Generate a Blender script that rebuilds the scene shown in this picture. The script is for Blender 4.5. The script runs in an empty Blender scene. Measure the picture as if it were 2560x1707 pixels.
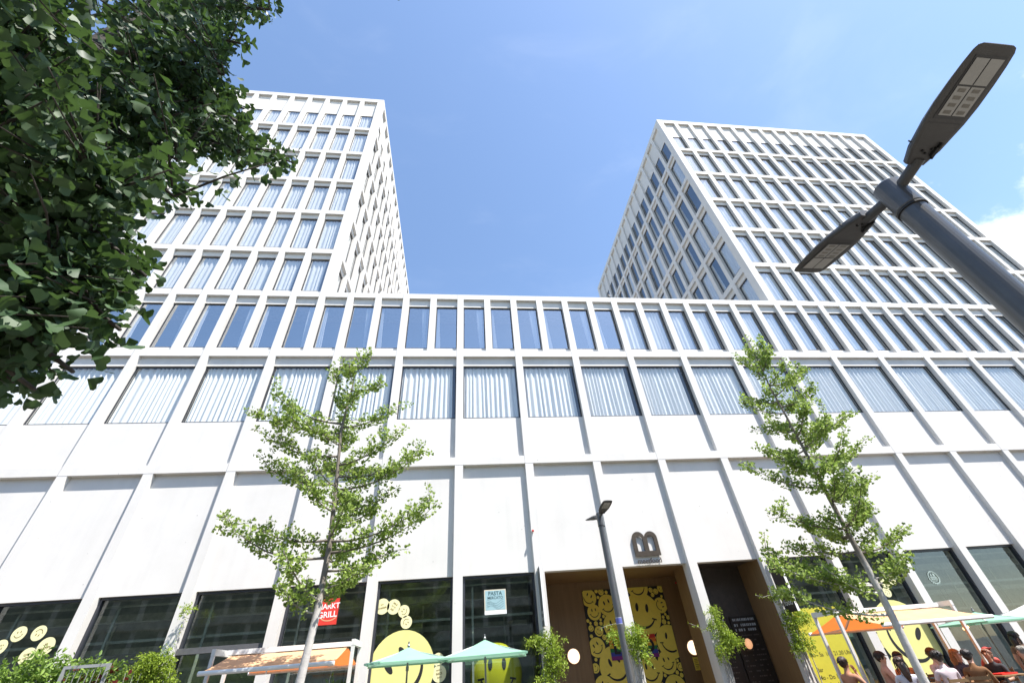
import bpy, math, random
import numpy as np
from mathutils import Matrix, Vector

sc = bpy.context.scene
COL = sc.collection
PI = math.pi

# ------------------------------------------------------------------ camera
CAM = Vector((0.0, -15.545, 1.7))
YAW, PITCH, ROLL = 0.1513, 0.6712, -0.0880
_f = Vector((math.sin(YAW) * math.cos(PITCH), math.cos(YAW) * math.cos(PITCH), math.sin(PITCH)))
_r = Vector((math.cos(YAW), -math.sin(YAW), 0))
_u = _r.cross(_f)
RGT = _r * math.cos(ROLL) + _u * math.sin(ROLL)
UPV = -_r * math.sin(ROLL) + _u * math.cos(ROLL)
FWD = _f
cd = bpy.data.cameras.new('camera')
cd.sensor_width = 36.0
cd.lens = 36.0 * 1053.21 / 2560
cd.clip_start = 0.05
cd.clip_end = 3000
cam = bpy.data.objects.new('camera', cd)
M = Matrix((RGT, UPV, -FWD)).transposed().to_4x4()
M.translation = CAM
cam.matrix_world = M
COL.objects.link(cam)
sc.camera = cam

# ------------------------------------------------------------------ sun, sky, exposure
SUN_EL = math.radians(60)
SUN_AZ = math.radians(48)          # to the right of straight-behind-the-camera
SDIR = Vector((math.sin(SUN_AZ) * math.cos(SUN_EL), -math.cos(SUN_AZ) * math.cos(SUN_EL), math.sin(SUN_EL)))
sl = bpy.data.lights.new('sun', 'SUN')
sl.energy = 5.0
sl.angle = math.radians(0.5)
sl.color = (1.0, 0.955, 0.89)
so = bpy.data.objects.new('sun', sl)
so.rotation_euler = SDIR.to_track_quat('Z', 'Y').to_euler()
so.location = (20, -30, 60)
COL.objects.link(so)

wd = bpy.data.worlds.new('World')
sc.world = wd
wd.use_nodes = True
wt = wd.node_tree
wt.nodes.clear()
wo = wt.nodes.new('ShaderNodeOutputWorld')
bg = wt.nodes.new('ShaderNodeBackground')
sky = wt.nodes.new('ShaderNodeTexSky')
sky.sky_type = 'NISHITA'
sky.sun_disc = False
sky.sun_elevation = SUN_EL
sky.sun_rotation = math.atan2(SDIR.x, SDIR.y)
sky.altitude = 0
sky.air_density = 1.15
sky.dust_density = 0.4
sky.ozone_density = 2.6
SKY_STRENGTH = 0.138
bg.inputs['Strength'].default_value = SKY_STRENGTH
# a bank of bright cumulus low on the right and thin wisps, in the sky dome itself
tc = wt.nodes.new('ShaderNodeTexCoord')
def wn(t, **kw):
    n = wt.nodes.new(t)
    for k, v in kw.items():
        if k in n.inputs: n.inputs[k].default_value = v
        else: setattr(n, k, v)
    return n
noi = wn('ShaderNodeTexNoise', Scale=5.0, Detail=7.0, Roughness=0.6)
wt.links.new(tc.outputs['Generated'], noi.inputs['Vector'])
dot = wn('ShaderNodeVectorMath', operation='DOT_PRODUCT')
dot.inputs[1].default_value = Vector((0.88, 0.30, 0.36)).normalized()
wt.links.new(tc.outputs['Generated'], dot.inputs[0])
mad = wn('ShaderNodeMath', operation='MULTIPLY_ADD')
mad.inputs[1].default_value = 7.0
mad.inputs[2].default_value = -6.93
wt.links.new(dot.outputs['Value'], mad.inputs[0])
add = wn('ShaderNodeMath', operation='MULTIPLY_ADD')
add.inputs[1].default_value = 1.1
wt.links.new(noi.outputs['Fac'], add.inputs[0])
wt.links.new(mad.outputs[0], add.inputs[2])
ramp = wn('ShaderNodeMapRange', interpolation_type='SMOOTHSTEP')
ramp.inputs['From Min'].default_value = 0.40
ramp.inputs['From Max'].default_value = 0.56
wt.links.new(add.outputs[0], ramp.inputs['Value'])
# thin wisps
mp = wn('ShaderNodeMapping')
mp.inputs['Scale'].default_value = (1.0, 2.2, 3.0)
wt.links.new(tc.outputs['Generated'], mp.inputs['Vector'])
no2 = wn('ShaderNodeTexNoise', Scale=3.0, Detail=6.0, Roughness=0.55, Distortion=0.4)
wt.links.new(mp.outputs[0], no2.inputs['Vector'])
r2 = wn('ShaderNodeMapRange', interpolation_type='SMOOTHSTEP')
r2.inputs['From Min'].default_value = 0.5
r2.inputs['From Max'].default_value = 0.85
r2.inputs['To Max'].default_value = 0.06
wt.links.new(no2.outputs['Fac'], r2.inputs['Value'])
mx = wn('ShaderNodeMath', operation='MAXIMUM')
wt.links.new(ramp.outputs[0], mx.inputs[0])
wt.links.new(r2.outputs[0], mx.inputs[1])
mix = wt.nodes.new('ShaderNodeMixRGB')
mix.inputs['Color2'].default_value = (6.2, 6.4, 6.8, 1)
wt.links.new(mx.outputs[0], mix.inputs['Fac'])
wt.links.new(sky.outputs[0], mix.inputs['Color1'])
wt.links.new(mix.outputs[0], bg.inputs['Color'])
wt.links.new(bg.outputs[0], wo.inputs['Surface'])

sc.view_settings.view_transform = 'Standard'
sc.view_settings.look = 'None'
sc.view_settings.exposure = 1.0
sc.view_settings.gamma = 1.0
sc.cycles.max_bounces = 7
sc.cycles.diffuse_bounces = 3
sc.cycles.glossy_bounces = 3
sc.cycles.transmission_bounces = 4
sc.cycles.transparent_max_bounces = 10
sc.cycles.caustics_reflective = False
sc.cycles.caustics_refractive = False
try:
    sc.cycles.use_denoising = True
    sc.cycles.denoiser = 'OPENIMAGEDENOISE'
    sc.cycles.denoising_input_passes = 'RGB_ALBEDO_NORMAL'
    sc.cycles.denoising_prefilter = 'ACCURATE'
except Exception:
    pass

# ------------------------------------------------------------------ helpers
class MB:
    """collects verts / faces / material numbers, links them as one mesh object"""
    def __init__(self):
        self.v, self.f, self.m = [], [], []
    def poly(self, pts, mat=0):
        n = len(self.v)
        self.v += [tuple(p) for p in pts]
        self.f.append(tuple(range(n, n + len(pts))))
        self.m.append(mat)
    def box(self, x0, x1, y0, y1, z0, z1, mat=0, T=None):
        n = len(self.v)
        P = [(x0, y0, z0), (x1, y0, z0), (x1, y1, z0), (x0, y1, z0), (x0, y0, z1), (x1, y0, z1), (x1, y1, z1), (x0, y1, z1)]
        if T: P = [tuple(T @ Vector(p)) for p in P]
        self.v += P
        for q in ((0, 3, 2, 1), (4, 5, 6, 7), (0, 1, 5, 4), (1, 2, 6, 5), (2, 3, 7, 6), (3, 0, 4, 7)):
            self.f.append(tuple(n + i for i in q)); self.m.append(mat)
    def bar(self, a, b, w, h, mat=0, up=(0, 0, 1)):
        a, b = Vector(a), Vector(b)
        d = (b - a).normalized()
        s = d.cross(Vector(up))
        if s.length < 1e-4: s = d.cross(Vector((0, 1, 0)))
        s.normalize(); t = s.cross(d)
        s *= w / 2; t *= h / 2
        n = len(self.v)
        for c in (a, b):
            self.v += [tuple(c - s - t), tuple(c + s - t), tuple(c + s + t), tuple(c - s + t)]
        for q in ((3, 2, 1, 0), (4, 5, 6, 7), (0, 1, 5, 4), (1, 2, 6, 5), (2, 3, 7, 6), (3, 0, 4, 7)):
            self.f.append(tuple(n + i for i in q)); self.m.append(mat)
    def tube(self, pts, rad, seg=8, mat=0, caps=True):
        pts = [Vector(p) for p in pts]
        if not hasattr(rad, '__len__'): rad = [rad] * len(pts)
        n0 = len(self.v)
        ref = Vector((0.123, 0.31, 0.94))
        for i, p in enumerate(pts):
            d = (pts[min(i + 1, len(pts) - 1)] - pts[max(i - 1, 0)]).normalized()
            s = d.cross(ref)
            if s.length < 1e-3: s = d.cross(Vector((1, 0, 0)))
            s.normalize(); t = d.cross(s)
            for k in range(seg):
                a = 2 * PI * k / seg
                self.v.append(tuple(p + (s * math.cos(a) + t * math.sin(a)) * rad[i]))
        for i in range(len(pts) - 1):
            for k in range(seg):
                a, b = n0 + i * seg + k, n0 + i * seg + (k + 1) % seg
                self.f.append((a, b, b + seg, a + seg)); self.m.append(mat)
        if caps:
            self.f.append(tuple(n0 + k for k in range(seg))[::-1]); self.m.append(mat)
            e = n0 + (len(pts) - 1) * seg
            self.f.append(tuple(e + k for k in range(seg))); self.m.append(mat)
    def lathe(self, prof, c, seg=20, mat=0):
        """prof: list of (radius, z) about a vertical axis through c"""
        self.tube([(c[0], c[1], c[2] + z) for r, z in prof], [max(r, 1e-4) for r, z in prof], seg, mat)
    def ellipsoid(self, c, r, seg=14, rings=9, mat=0, cut=None):
        n0 = len(self.v)
        c = Vector(c)
        for i in range(rings + 1):
            th = PI * i / rings
            for k in range(seg):
                a = 2 * PI * k / seg
                self.v.append((c.x + r[0] * math.sin(th) * math.cos(a), c.y + r[1] * math.sin(th) * math.sin(a), c.z + r[2] * math.cos(th)))
        for i in range(rings):
            for k in range(seg):
                a, b = n0 + i * seg + k, n0 + i * seg + (k + 1) % seg
                q = (a, b, b + seg, a + seg)
                if cut and cut(sum((Vector(self.v[j]) for j in q), Vector()) / 4): continue
                self.f.append(q); self.m.append(mat)
    def mesh_in(self, verts, faces, T=None, mat=0):
        n = len(self.v)
        self.v += [tuple(T @ Vector(p)) for p in verts] if T else [tuple(p) for p in verts]
        for q in faces:
            self.f.append(tuple(n + i for i in q)); self.m.append(mat)
    def mesh(self, name, mats, smooth=False):
        me = bpy.data.meshes.new(name)
        me.from_pydata(self.v, [], self.f)
        for m in mats: me.materials.append(m)
        if len(mats) > 1: me.polygons.foreach_set('material_index', self.m)
        if smooth: me.polygons.foreach_set('use_smooth', [True] * len(self.f))
        me.update()
        return me
    def build(self, name, mats, parent=None, smooth=False, world=False):
        if not isinstance(mats, (list, tuple)): mats = [mats]
        o = bpy.data.objects.new(name, self.mesh(name, mats, smooth))
        COL.objects.link(o)
        if parent is not None: adopt(o, parent, world)
        return o

def adopt(o, parent, world=False):
    """parent o; world=True when its own numbers are already scene coordinates"""
    o.parent = parent
    if world:
        pm = Matrix.LocRotScale(parent.location, parent.rotation_euler, None)
        if parent.parent is not None:
            gp = parent.parent
            pm = Matrix.LocRotScale(gp.location, gp.rotation_euler, None) @ parent.matrix_parent_inverse @ pm
        o.matrix_parent_inverse = pm.inverted()
    return o

def empty(name, label, cat, loc=(0, 0, 0), rz=0.0, group=None):
    o = bpy.data.objects.new(name, None)
    o.empty_display_size = 0.2
    o.location = loc
    o.rotation_euler = (0, 0, rz)
    COL.objects.link(o)
    return tag(o, label, cat, group)

def tag(o, label, cat, group=None, kind=None):
    o['label'] = label
    o['category'] = cat
    if group: o['group'] = group
    if kind: o['kind'] = kind
    return o

def struct(o):
    o['kind'] = 'structure'
    return o

_tcache = {}
def text_geo(body, size=1.0, align='CENTER', spacing=1.0, bold=0.0, ext=0.0):
    """outline of some writing as plain vertices and faces in its own x-y plane"""
    key = (body, align, spacing, bold, ext)
    if key not in _tcache:
        cu = bpy.data.curves.new('t', 'FONT')
        cu.body = body
        cu.align_x = align
        cu.align_y = 'CENTER'
        cu.space_character = spacing
        cu.offset = bold
        cu.extrude = ext
        cu.resolution_u = 3
        ob = bpy.data.objects.new('t', cu)
        COL.objects.link(ob)
        dg = bpy.context.evaluated_depsgraph_get()
        me = ob.evaluated_get(dg).to_mesh()
        vs = [tuple(v.co) for v in me.vertices]
        fs = [tuple(p.vertices) for p in me.polygons]
        bpy.data.objects.remove(ob)
        bpy.data.curves.remove(cu)
        _tcache[key] = (vs, fs)
    vs, fs = _tcache[key]
    return [(x * size, y * size, z * size) for x, y, z in vs], fs

def plane_T(o, U, V):
    """matrix taking (x, y, z) of flat writing to o + U x + V y + (U x V) z"""
    U, V = Vector(U).normalized(), Vector(V).normalized()
    N = U.cross(V)
    m = Matrix((U, V, N)).transposed().to_4x4()
    m.translation = Vector(o)
    return m

# ------------------------------------------------------------------ materials
def nmat(name):
    m = bpy.data.materials.new(name)
    m.use_nodes = True
    nt = m.node_tree
    return m, nt, nt.nodes['Principled BSDF'], nt.nodes['Material Output']

def pmat(name, col, rough=0.6, metal=0.0, spec=0.5, noise=0.0, nscale=8.0, bump=0.0, bscale=60.0, sheen=0.0, trans=0.0, tcol=None):
    """principled paint / stone / cloth with an uneven tone and a fine grain"""
    m, nt, b, out = nmat(name)
    b.inputs['Base Color'].default_value = (*col, 1)
    b.inputs['Roughness'].default_value = rough
    b.inputs['Metallic'].default_value = metal
    b.inputs['Specular IOR Level'].default_value = spec
    tcn = nt.nodes.new('ShaderNodeTexCoord')
    if noise > 0:
        n = nt.nodes.new('ShaderNodeTexNoise')
        n.inputs['Scale'].default_value = nscale
        n.inputs['Detail'].default_value = 5
        n.inputs['Roughness'].default_value = 0.62
        nt.links.new(tcn.outputs['Object'], n.inputs['Vector'])
        r = nt.nodes.new('ShaderNodeMapRange')
        r.inputs['From Min'].default_value = 0.3
        r.inputs['From Max'].default_value = 0.7
        r.inputs['To Min'].default_value = 1 - noise
        r.inputs['To Max'].default_value = 1 + noise
        nt.links.new(n.outputs['Fac'], r.inputs['Value'])
        mm = nt.nodes.new('ShaderNodeVectorMath')
        mm.operation = 'SCALE'
        mm.inputs[0].default_value = col
        nt.links.new(r.outputs[0], mm.inputs['Scale'])
        nt.links.new(mm.outputs[0], b.inputs['Base Color'])
    if bump > 0:
        n2 = nt.nodes.new('ShaderNodeTexNoise')
        n2.inputs['Scale'].default_value = bscale
        n2.inputs['Detail'].default_value = 3
        nt.links.new(tcn.outputs['Object'], n2.inputs['Vector'])
        bp = nt.nodes.new('ShaderNodeBump')
        bp.inputs['Strength'].default_value = bump
        bp.inputs['Distance'].default_value = 0.01
        nt.links.new(n2.outputs['Fac'], bp.inputs['Height'])
        nt.links.new(bp.outputs[0], b.inputs['Normal'])
    if trans > 0:
        t = nt.nodes.new('ShaderNodeBsdfTranslucent')
        t.inputs['Color'].default_value = (*(tcol or col), 1)
        ms = nt.nodes.new('ShaderNodeMixShader')
        ms.inputs['Fac'].default_value = trans
        nt.links.new(b.outputs[0], ms.inputs[1])
        nt.links.new(t.outputs[0], ms.inputs[2])
        nt.links.new(ms.outputs[0], out.inputs['Surface'])
    return m

def concrete_mat():
    """white cast stone: broad clouding, faint rain streaks, scattered pin holes"""
    m, nt, b, out = nmat('white_cast_stone')
    tcn = nt.nodes.new('ShaderNodeTexCoord')
    geo = nt.nodes.new('ShaderNodeNewGeometry')
    n = nt.nodes.new('ShaderNodeTexNoise'); n.inputs['Scale'].default_value = 0.55; n.inputs['Detail'].default_value = 6; n.inputs['Roughness'].default_value = 0.6
    nt.links.new(geo.outputs['Position'], n.inputs['Vector'])
    mp_ = nt.nodes.new('ShaderNodeMapping'); mp_.inputs['Scale'].default_value = (3.5, 3.5, 0.22)
    nt.links.new(geo.outputs['Position'], mp_.inputs['Vector'])
    ns = nt.nodes.new('ShaderNodeTexNoise'); ns.inputs['Scale'].default_value = 1.0; ns.inputs['Detail'].default_value = 5
    nt.links.new(mp_.outputs[0], ns.inputs['Vector'])
    vo = nt.nodes.new('ShaderNodeTexVoronoi'); vo.inputs['Scale'].default_value = 3.2; vo.inputs['Randomness'].default_value = 1.0
    nt.links.new(geo.outputs['Position'], vo.inputs['Vector'])
    pin = nt.nodes.new('ShaderNodeMapRange'); pin.inputs['From Min'].default_value = 0.035; pin.inputs['From Max'].default_value = 0.075
    nt.links.new(vo.outputs['Distance'], pin.inputs['Value'])
    nz = nt.nodes.new('ShaderNodeTexNoise'); nz.inputs['Scale'].default_value = 0.9
    nt.links.new(geo.outputs['Position'], nz.inputs['Vector'])
    gate = nt.nodes.new('ShaderNodeMapRange'); gate.inputs['From Min'].default_value = 0.52; gate.inputs['From Max'].default_value = 0.62
    gate.inputs['To Min'].default_value = 1.0; gate.inputs['To Max'].default_value = 0.0
    nt.links.new(nz.outputs['Fac'], gate.inputs['Value'])
    pm = nt.nodes.new('ShaderNodeMath'); pm.operation = 'MAXIMUM'
    nt.links.new(pin.outputs[0], pm.inputs[0]); nt.links.new(gate.outputs[0], pm.inputs[1])
    c1 = nt.nodes.new('ShaderNodeMixRGB'); c1.inputs['Color1'].default_value = (0.635, 0.612, 0.578, 1); c1.inputs['Color2'].default_value = (0.675, 0.652, 0.618, 1)
    r = nt.nodes.new('ShaderNodeMapRange'); r.inputs['From Min'].default_value = 0.35; r.inputs['From Max'].default_value = 0.6
    nt.links.new(n.outputs['Fac'], r.inputs['Value']); nt.links.new(r.outputs[0], c1.inputs['Fac'])
    c2 = nt.nodes.new('ShaderNodeMixRGB'); c2.blend_type = 'MULTIPLY'; c2.inputs['Fac'].default_value = 1.0
    rs = nt.nodes.new('ShaderNodeMapRange'); rs.inputs['From Min'].default_value = 0.3; rs.inputs['From Max'].default_value = 0.5; rs.inputs['To Min'].default_value = 0.965; rs.inputs['To Max'].default_value = 1.0
    nt.links.new(ns.outputs['Fac'], rs.inputs['Value'])
    nt.links.new(c1.outputs[0], c2.inputs['Color1']); nt.links.new(rs.outputs[0], c2.inputs['Color2'])
    c3 = nt.nodes.new('ShaderNodeMixRGB'); c3.blend_type = 'MULTIPLY'; c3.inputs['Fac'].default_value = 1.0
    rp = nt.nodes.new('ShaderNodeMapRange'); rp.inputs['To Min'].default_value = 0.5
    nt.links.new(pm.outputs[0], rp.inputs['Value'])
    nt.links.new(c2.outputs[0], c3.inputs['Color1']); nt.links.new(rp.outputs[0], c3.inputs['Color2'])
    nt.links.new(c3.outputs[0], b.inputs['Base Color'])
    b.inputs['Roughness'].default_value = 0.75
    b.inputs['Specular IOR Level'].default_value = 0.25
    n3 = nt.nodes.new('ShaderNodeTexNoise'); n3.inputs['Scale'].default_value = 40
    nt.links.new(geo.outputs['Position'], n3.inputs['Vector'])
    bp = nt.nodes.new('ShaderNodeBump'); bp.inputs['Strength'].default_value = 0.12; bp.inputs['Distance'].default_value = 0.01
    nt.links.new(n3.outputs['Fac'], bp.inputs['Height']); nt.links.new(bp.outputs[0], b.inputs['Normal'])
    return m

def glass_mat(name, tint, ior=1.9, wave=0.02):
    """flat pane: a mirror by Fresnel over clear tinted glass, very slightly wavy"""
    m, nt, b, out = nmat(name)
    nt.nodes.remove(b)
    r0 = ((ior - 1) / (ior + 1)) ** 2
    lw = nt.nodes.new('ShaderNodeLayerWeight'); lw.inputs['Blend'].default_value = 0.5
    pw = nt.nodes.new('ShaderNodeMath'); pw.operation = 'POWER'; pw.inputs[1].default_value = 5.0
    nt.links.new(lw.outputs['Facing'], pw.inputs[0])
    fr = nt.nodes.new('ShaderNodeMath'); fr.operation = 'MULTIPLY_ADD'; fr.inputs[1].default_value = 1 - r0; fr.inputs[2].default_value = r0
    nt.links.new(pw.outputs[0], fr.inputs[0])
    gl = nt.nodes.new('ShaderNodeBsdfGlossy'); gl.inputs['Roughness'].default_value = 0.0; gl.inputs['Color'].default_value = (0.95, 0.98, 1, 1)
    tr = nt.nodes.new('ShaderNodeBsdfTransparent'); tr.inputs['Color'].default_value = (*tint, 1)
    ms = nt.nodes.new('ShaderNodeMixShader')
    nt.links.new(fr.outputs[0], ms.inputs['Fac']); nt.links.new(tr.outputs[0], ms.inputs[1]); nt.links.new(gl.outputs[0], ms.inputs[2])
    nt.links.new(ms.outputs[0], out.inputs['Surface'])
    geo = nt.nodes.new('ShaderNodeNewGeometry')
    n = nt.nodes.new('ShaderNodeTexNoise'); n.inputs['Scale'].default_value = 0.8
    nt.links.new(geo.outputs['Position'], n.inputs['Vector'])
    bp = nt.nodes.new('ShaderNodeBump'); bp.inputs['Strength'].default_value = wave; bp.inputs['Distance'].default_value = 0.1
    nt.links.new(n.outputs['Fac'], bp.inputs['Height'])
    nt.links.new(bp.outputs[0], gl.inputs['Normal'])
    return m

def leaf_mat(name, lo, hi, trans=0.35, rough=0.5, tcol=None):
    """each leaf its own green, some light passing through"""
    m, nt, b, out = nmat(name)
    geo = nt.nodes.new('ShaderNodeNewGeometry')
    cr = nt.nodes.new('ShaderNodeMixRGB')
    cr.inputs['Color1'].default_value = (*lo, 1); cr.inputs['Color2'].default_value = (*hi, 1)
    nt.links.new(geo.outputs['Random Per Island'], cr.inputs['Fac'])
    nt.links.new(cr.outputs[0], b.inputs['Base Color'])
    b.inputs['Roughness'].default_value = rough
    b.inputs['Specular IOR Level'].default_value = 0.4
    t = nt.nodes.new('ShaderNodeBsdfTranslucent')
    if tcol: t.inputs['Color'].default_value = (*tcol, 1)
    else: nt.links.new(cr.outputs[0], t.inputs['Color'])
    ms = nt.nodes.new('ShaderNodeMixShader'); ms.inputs['Fac'].default_value = trans
    nt.links.new(b.outputs[0], ms.inputs[1]); nt.links.new(t.outputs[0], ms.inputs[2])
    nt.links.new(ms.outputs[0], out.inputs['Surface'])
    return m

def emit_mat(name, col, s):
    m, nt, b, out = nmat(name)
    b.inputs['Base Color'].default_value = (*col, 1)
    b.inputs['Emission Color'].default_value = (*col, 1)
    b.inputs['Emission Strength'].default_value = s
    return m

def wood_mat(name, c1, c2):
    m, nt, b, out = nmat(name)
    geo = nt.nodes.new('ShaderNodeNewGeometry')
    mp_ = nt.nodes.new('ShaderNodeMapping'); mp_.inputs['Scale'].default_value = (9, 9, 0.5)
    nt.links.new(geo.outputs['Position'], mp_.inputs['Vector'])
    n = nt.nodes.new('ShaderNodeTexNoise'); n.inputs['Scale'].default_value = 1.4; n.inputs['Detail'].default_value = 6; n.inputs['Distortion'].default_value = 0.6
    nt.links.new(mp_.outputs[0], n.inputs['Vector'])
    c = nt.nodes.new('ShaderNodeMixRGB'); c.inputs['Color1'].default_value = (*c1, 1); c.inputs['Color2'].default_value = (*c2, 1)
    nt.links.new(n.outputs['Fac'], c.inputs['Fac']); nt.links.new(c.outputs[0], b.inputs['Base Color'])
    b.inputs['Roughness'].default_value = 0.45
    return m

m_stone = concrete_mat()
m_frame = pmat('dark_window_frame', (0.035, 0.038, 0.048), 0.4, noise=0.15)
m_glass = glass_mat('window_glass', (0.95, 0.97, 0.975), 3.3)
m_glassc = glass_mat('coated_window_glass', (0.93, 0.96, 0.98), 5.5)
m_glassw = glass_mat('wide_window_glass', (0.95, 0.97, 0.97), 1.9)
m_shopglass = glass_mat('shop_glass', (0.78, 0.85, 0.81), 2.0)
m_curtain = pmat('curtain_cloth', (0.86, 0.86, 0.85), 0.9, spec=0.1, noise=0.05, nscale=30, trans=0.10)
m_dark = pmat('dim_interior', (0.05, 0.075, 0.12), 0.8, noise=0.3, nscale=1.2)  # dark blue tone puts the shade of unlit rooms into the colour
m_shopin = pmat('shop_interior', (0.24, 0.26, 0.235), 0.7, noise=0.4, nscale=1.5)
m_reflbar = pmat('reflection_bar', (0.34, 0.36, 0.32), 0.5, noise=0.2)
m_wood = wood_mat('walnut_panel', (0.17, 0.10, 0.045), (0.30, 0.19, 0.09))
m_wood2 = wood_mat('dark_wood_panel', (0.05, 0.028, 0.012), (0.10, 0.058, 0.028))
m_bronze = pmat('bronze_metal', (0.085, 0.066, 0.05), 0.45, metal=0.5, noise=0.15)
m_brown = pmat('brown_panel', (0.05, 0.04, 0.034), 0.5, noise=0.2)
m_white = pmat('white_paint', (0.80, 0.80, 0.79), 0.45, noise=0.05, nscale=6)
m_whitefr = pmat('white_frame_paint', (0.66, 0.67, 0.66), 0.4, noise=0.06)
m_steel = pmat('grey_steel', (0.20, 0.205, 0.21), 0.38, metal=0.6, noise=0.15, nscale=4)
m_lampgrey = pmat('lamp_grey_paint', (0.105, 0.108, 0.112), 0.36, metal=0.35, noise=0.10, nscale=5, bump=0.05, bscale=90)
m_lamphead = pmat('lamp_head_paint', (0.065, 0.064, 0.064), 0.5, metal=0.2, noise=0.12, nscale=7, bump=0.06, bscale=120)
m_black = pmat('black_ink', (0.012, 0.012, 0.012), 0.6)
m_yellow = pmat('yellow_vinyl', (0.80, 0.66, 0.10), 0.5, noise=0.04)
m_paleyel = pmat('pale_yellow_vinyl', (0.74, 0.70, 0.26), 0.5, noise=0.04)
m_cream = pmat('cream_vinyl', (0.78, 0.74, 0.42), 0.5, noise=0.04)
m_yeldeep = pmat('deep_yellow_print', (0.86, 0.68, 0.10), 0.55, noise=0.05)
m_red = pmat('red_sign', (0.65, 0.045, 0.03), 0.45, noise=0.05)
m_orange = pmat('orange_awning_cloth', (0.87, 0.56, 0.33), 0.85, spec=0.1, noise=0.08, nscale=3, trans=0.4, tcol=(0.85, 0.22, 0.04))
m_mint = pmat('mint_parasol_cloth', (0.30, 0.54, 0.40), 0.85, spec=0.1, noise=0.06, nscale=3, trans=0.3)
m_whcloth = pmat('white_parasol_cloth', (0.80, 0.80, 0.77), 0.85, spec=0.1, noise=0.05, nscale=3, trans=0.25)
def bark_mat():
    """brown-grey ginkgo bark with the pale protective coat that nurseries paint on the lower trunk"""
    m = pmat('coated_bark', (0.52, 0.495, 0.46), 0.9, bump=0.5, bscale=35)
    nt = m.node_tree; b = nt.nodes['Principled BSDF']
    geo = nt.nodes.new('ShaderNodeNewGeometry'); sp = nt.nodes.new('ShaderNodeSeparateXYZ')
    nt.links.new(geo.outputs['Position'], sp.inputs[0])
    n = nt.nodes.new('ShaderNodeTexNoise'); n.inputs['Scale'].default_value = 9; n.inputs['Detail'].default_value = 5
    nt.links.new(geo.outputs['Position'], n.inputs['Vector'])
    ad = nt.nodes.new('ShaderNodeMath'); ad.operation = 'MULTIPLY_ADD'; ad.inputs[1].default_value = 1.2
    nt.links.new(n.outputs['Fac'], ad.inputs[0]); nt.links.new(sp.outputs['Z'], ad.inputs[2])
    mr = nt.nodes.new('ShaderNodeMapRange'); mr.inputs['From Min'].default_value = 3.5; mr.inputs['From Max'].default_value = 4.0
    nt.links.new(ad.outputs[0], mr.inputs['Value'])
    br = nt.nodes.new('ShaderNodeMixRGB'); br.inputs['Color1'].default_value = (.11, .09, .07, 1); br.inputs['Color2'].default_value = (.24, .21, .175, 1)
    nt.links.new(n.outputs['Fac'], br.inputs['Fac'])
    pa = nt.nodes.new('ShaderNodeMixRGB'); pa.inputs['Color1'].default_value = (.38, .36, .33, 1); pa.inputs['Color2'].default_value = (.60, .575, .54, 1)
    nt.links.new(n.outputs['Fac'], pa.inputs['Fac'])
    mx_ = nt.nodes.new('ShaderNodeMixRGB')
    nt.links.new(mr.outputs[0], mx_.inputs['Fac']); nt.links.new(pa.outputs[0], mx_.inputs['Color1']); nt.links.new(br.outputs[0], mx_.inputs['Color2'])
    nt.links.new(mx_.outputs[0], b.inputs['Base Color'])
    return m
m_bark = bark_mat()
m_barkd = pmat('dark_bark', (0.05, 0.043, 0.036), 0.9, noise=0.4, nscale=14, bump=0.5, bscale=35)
m_vine = pmat('pale_vine_stem', (0.40, 0.39, 0.36), 0.85, noise=0.4, nscale=25, bump=0.4, bscale=60)
m_leaf = leaf_mat('ginkgo_leaf', (0.12, 0.20, 0.03), (0.42, 0.54, 0.13), 0.46)
m_leafd = leaf_mat('shaded_ginkgo_leaf', (0.020, 0.050, 0.022), (0.072, 0.132, 0.052), 0.27, rough=0.55, tcol=(0.075, 0.14, 0.03))  # leaf greens darkened to carry the shade under the crown
m_leafc = leaf_mat('climber_leaf', (0.14, 0.22, 0.015), (0.42, 0.54, 0.07), 0.45)
m_leafh = leaf_mat('planter_leaf', (0.08, 0.16, 0.02), (0.32, 0.46, 0.09), 0.42)
m_leafred = leaf_mat('red_leaf', (0.09, 0.012, 0.010), (0.20, 0.04, 0.025), 0.3)
m_pave = pmat('paving_stone', (0.17, 0.155, 0.13), 0.85, noise=0.15, nscale=2, bump=0.2, bscale=30)
m_asph = pmat('asphalt_road', (0.05, 0.05, 0.052), 0.9, noise=0.25, nscale=3, bump=0.4, bscale=120)
m_kerb = pmat('kerb_stone', (0.30, 0.29, 0.28), 0.8, noise=0.15)
m_line = pmat('road_paint', (0.72, 0.72, 0.70), 0.7, noise=0.1)

# ------------------------------------------------------------------ ground
g = MB(); g.poly([(-900, -900, -0.16), (900, -900, -0.16), (900, 900, -0.16), (-900, 900, -0.16)])
struct(g.build('ground', m_pave))
g = MB(); g.box(-120, 120, -7.2, 60, -0.15, 0.0)
struct(g.build('pavement', m_pave))
g = MB(); g.box(-120, 120, -7.35, -7.2, -0.15, 0.004); g.box(-120, 120, -13.15, -13.0, -0.15, 0.004)
struct(g.build('kerb_stones', m_kerb))
g = MB(); g.poly([(-120, -13.0, -0.14), (120, -13.0, -0.14), (120, -7.35, -0.14), (-120, -7.35, -0.14)])
struct(g.build('road', m_asph))
g = MB()
for k in range(-14, 15): g.poly([(k * 6, -10.25, -0.135), (k * 6 + 3, -10.25, -0.135), (k * 6 + 3, -10.12, -0.135), (k * 6, -10.12, -0.135)])
struct(g.build('road_markings', m_line))
g = MB(); g.box(-120, 120, -33, -13.15, -0.15, 0.0)
struct(g.build('far_pavement', m_pave))

# ------------------------------------------------------------------ the hotel: a low block and two towers in one white grid
rng = random.Random(7)
W = 2.7
def bay(i): return (i - 5.9722) * W          # left edge of opening i
PIER = 0.31
NW = W / 2 - PIER                             # narrow opening
DW = W - PIER                                 # wide opening
DEP = 0.18                                    # depth of the stone grid

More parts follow.
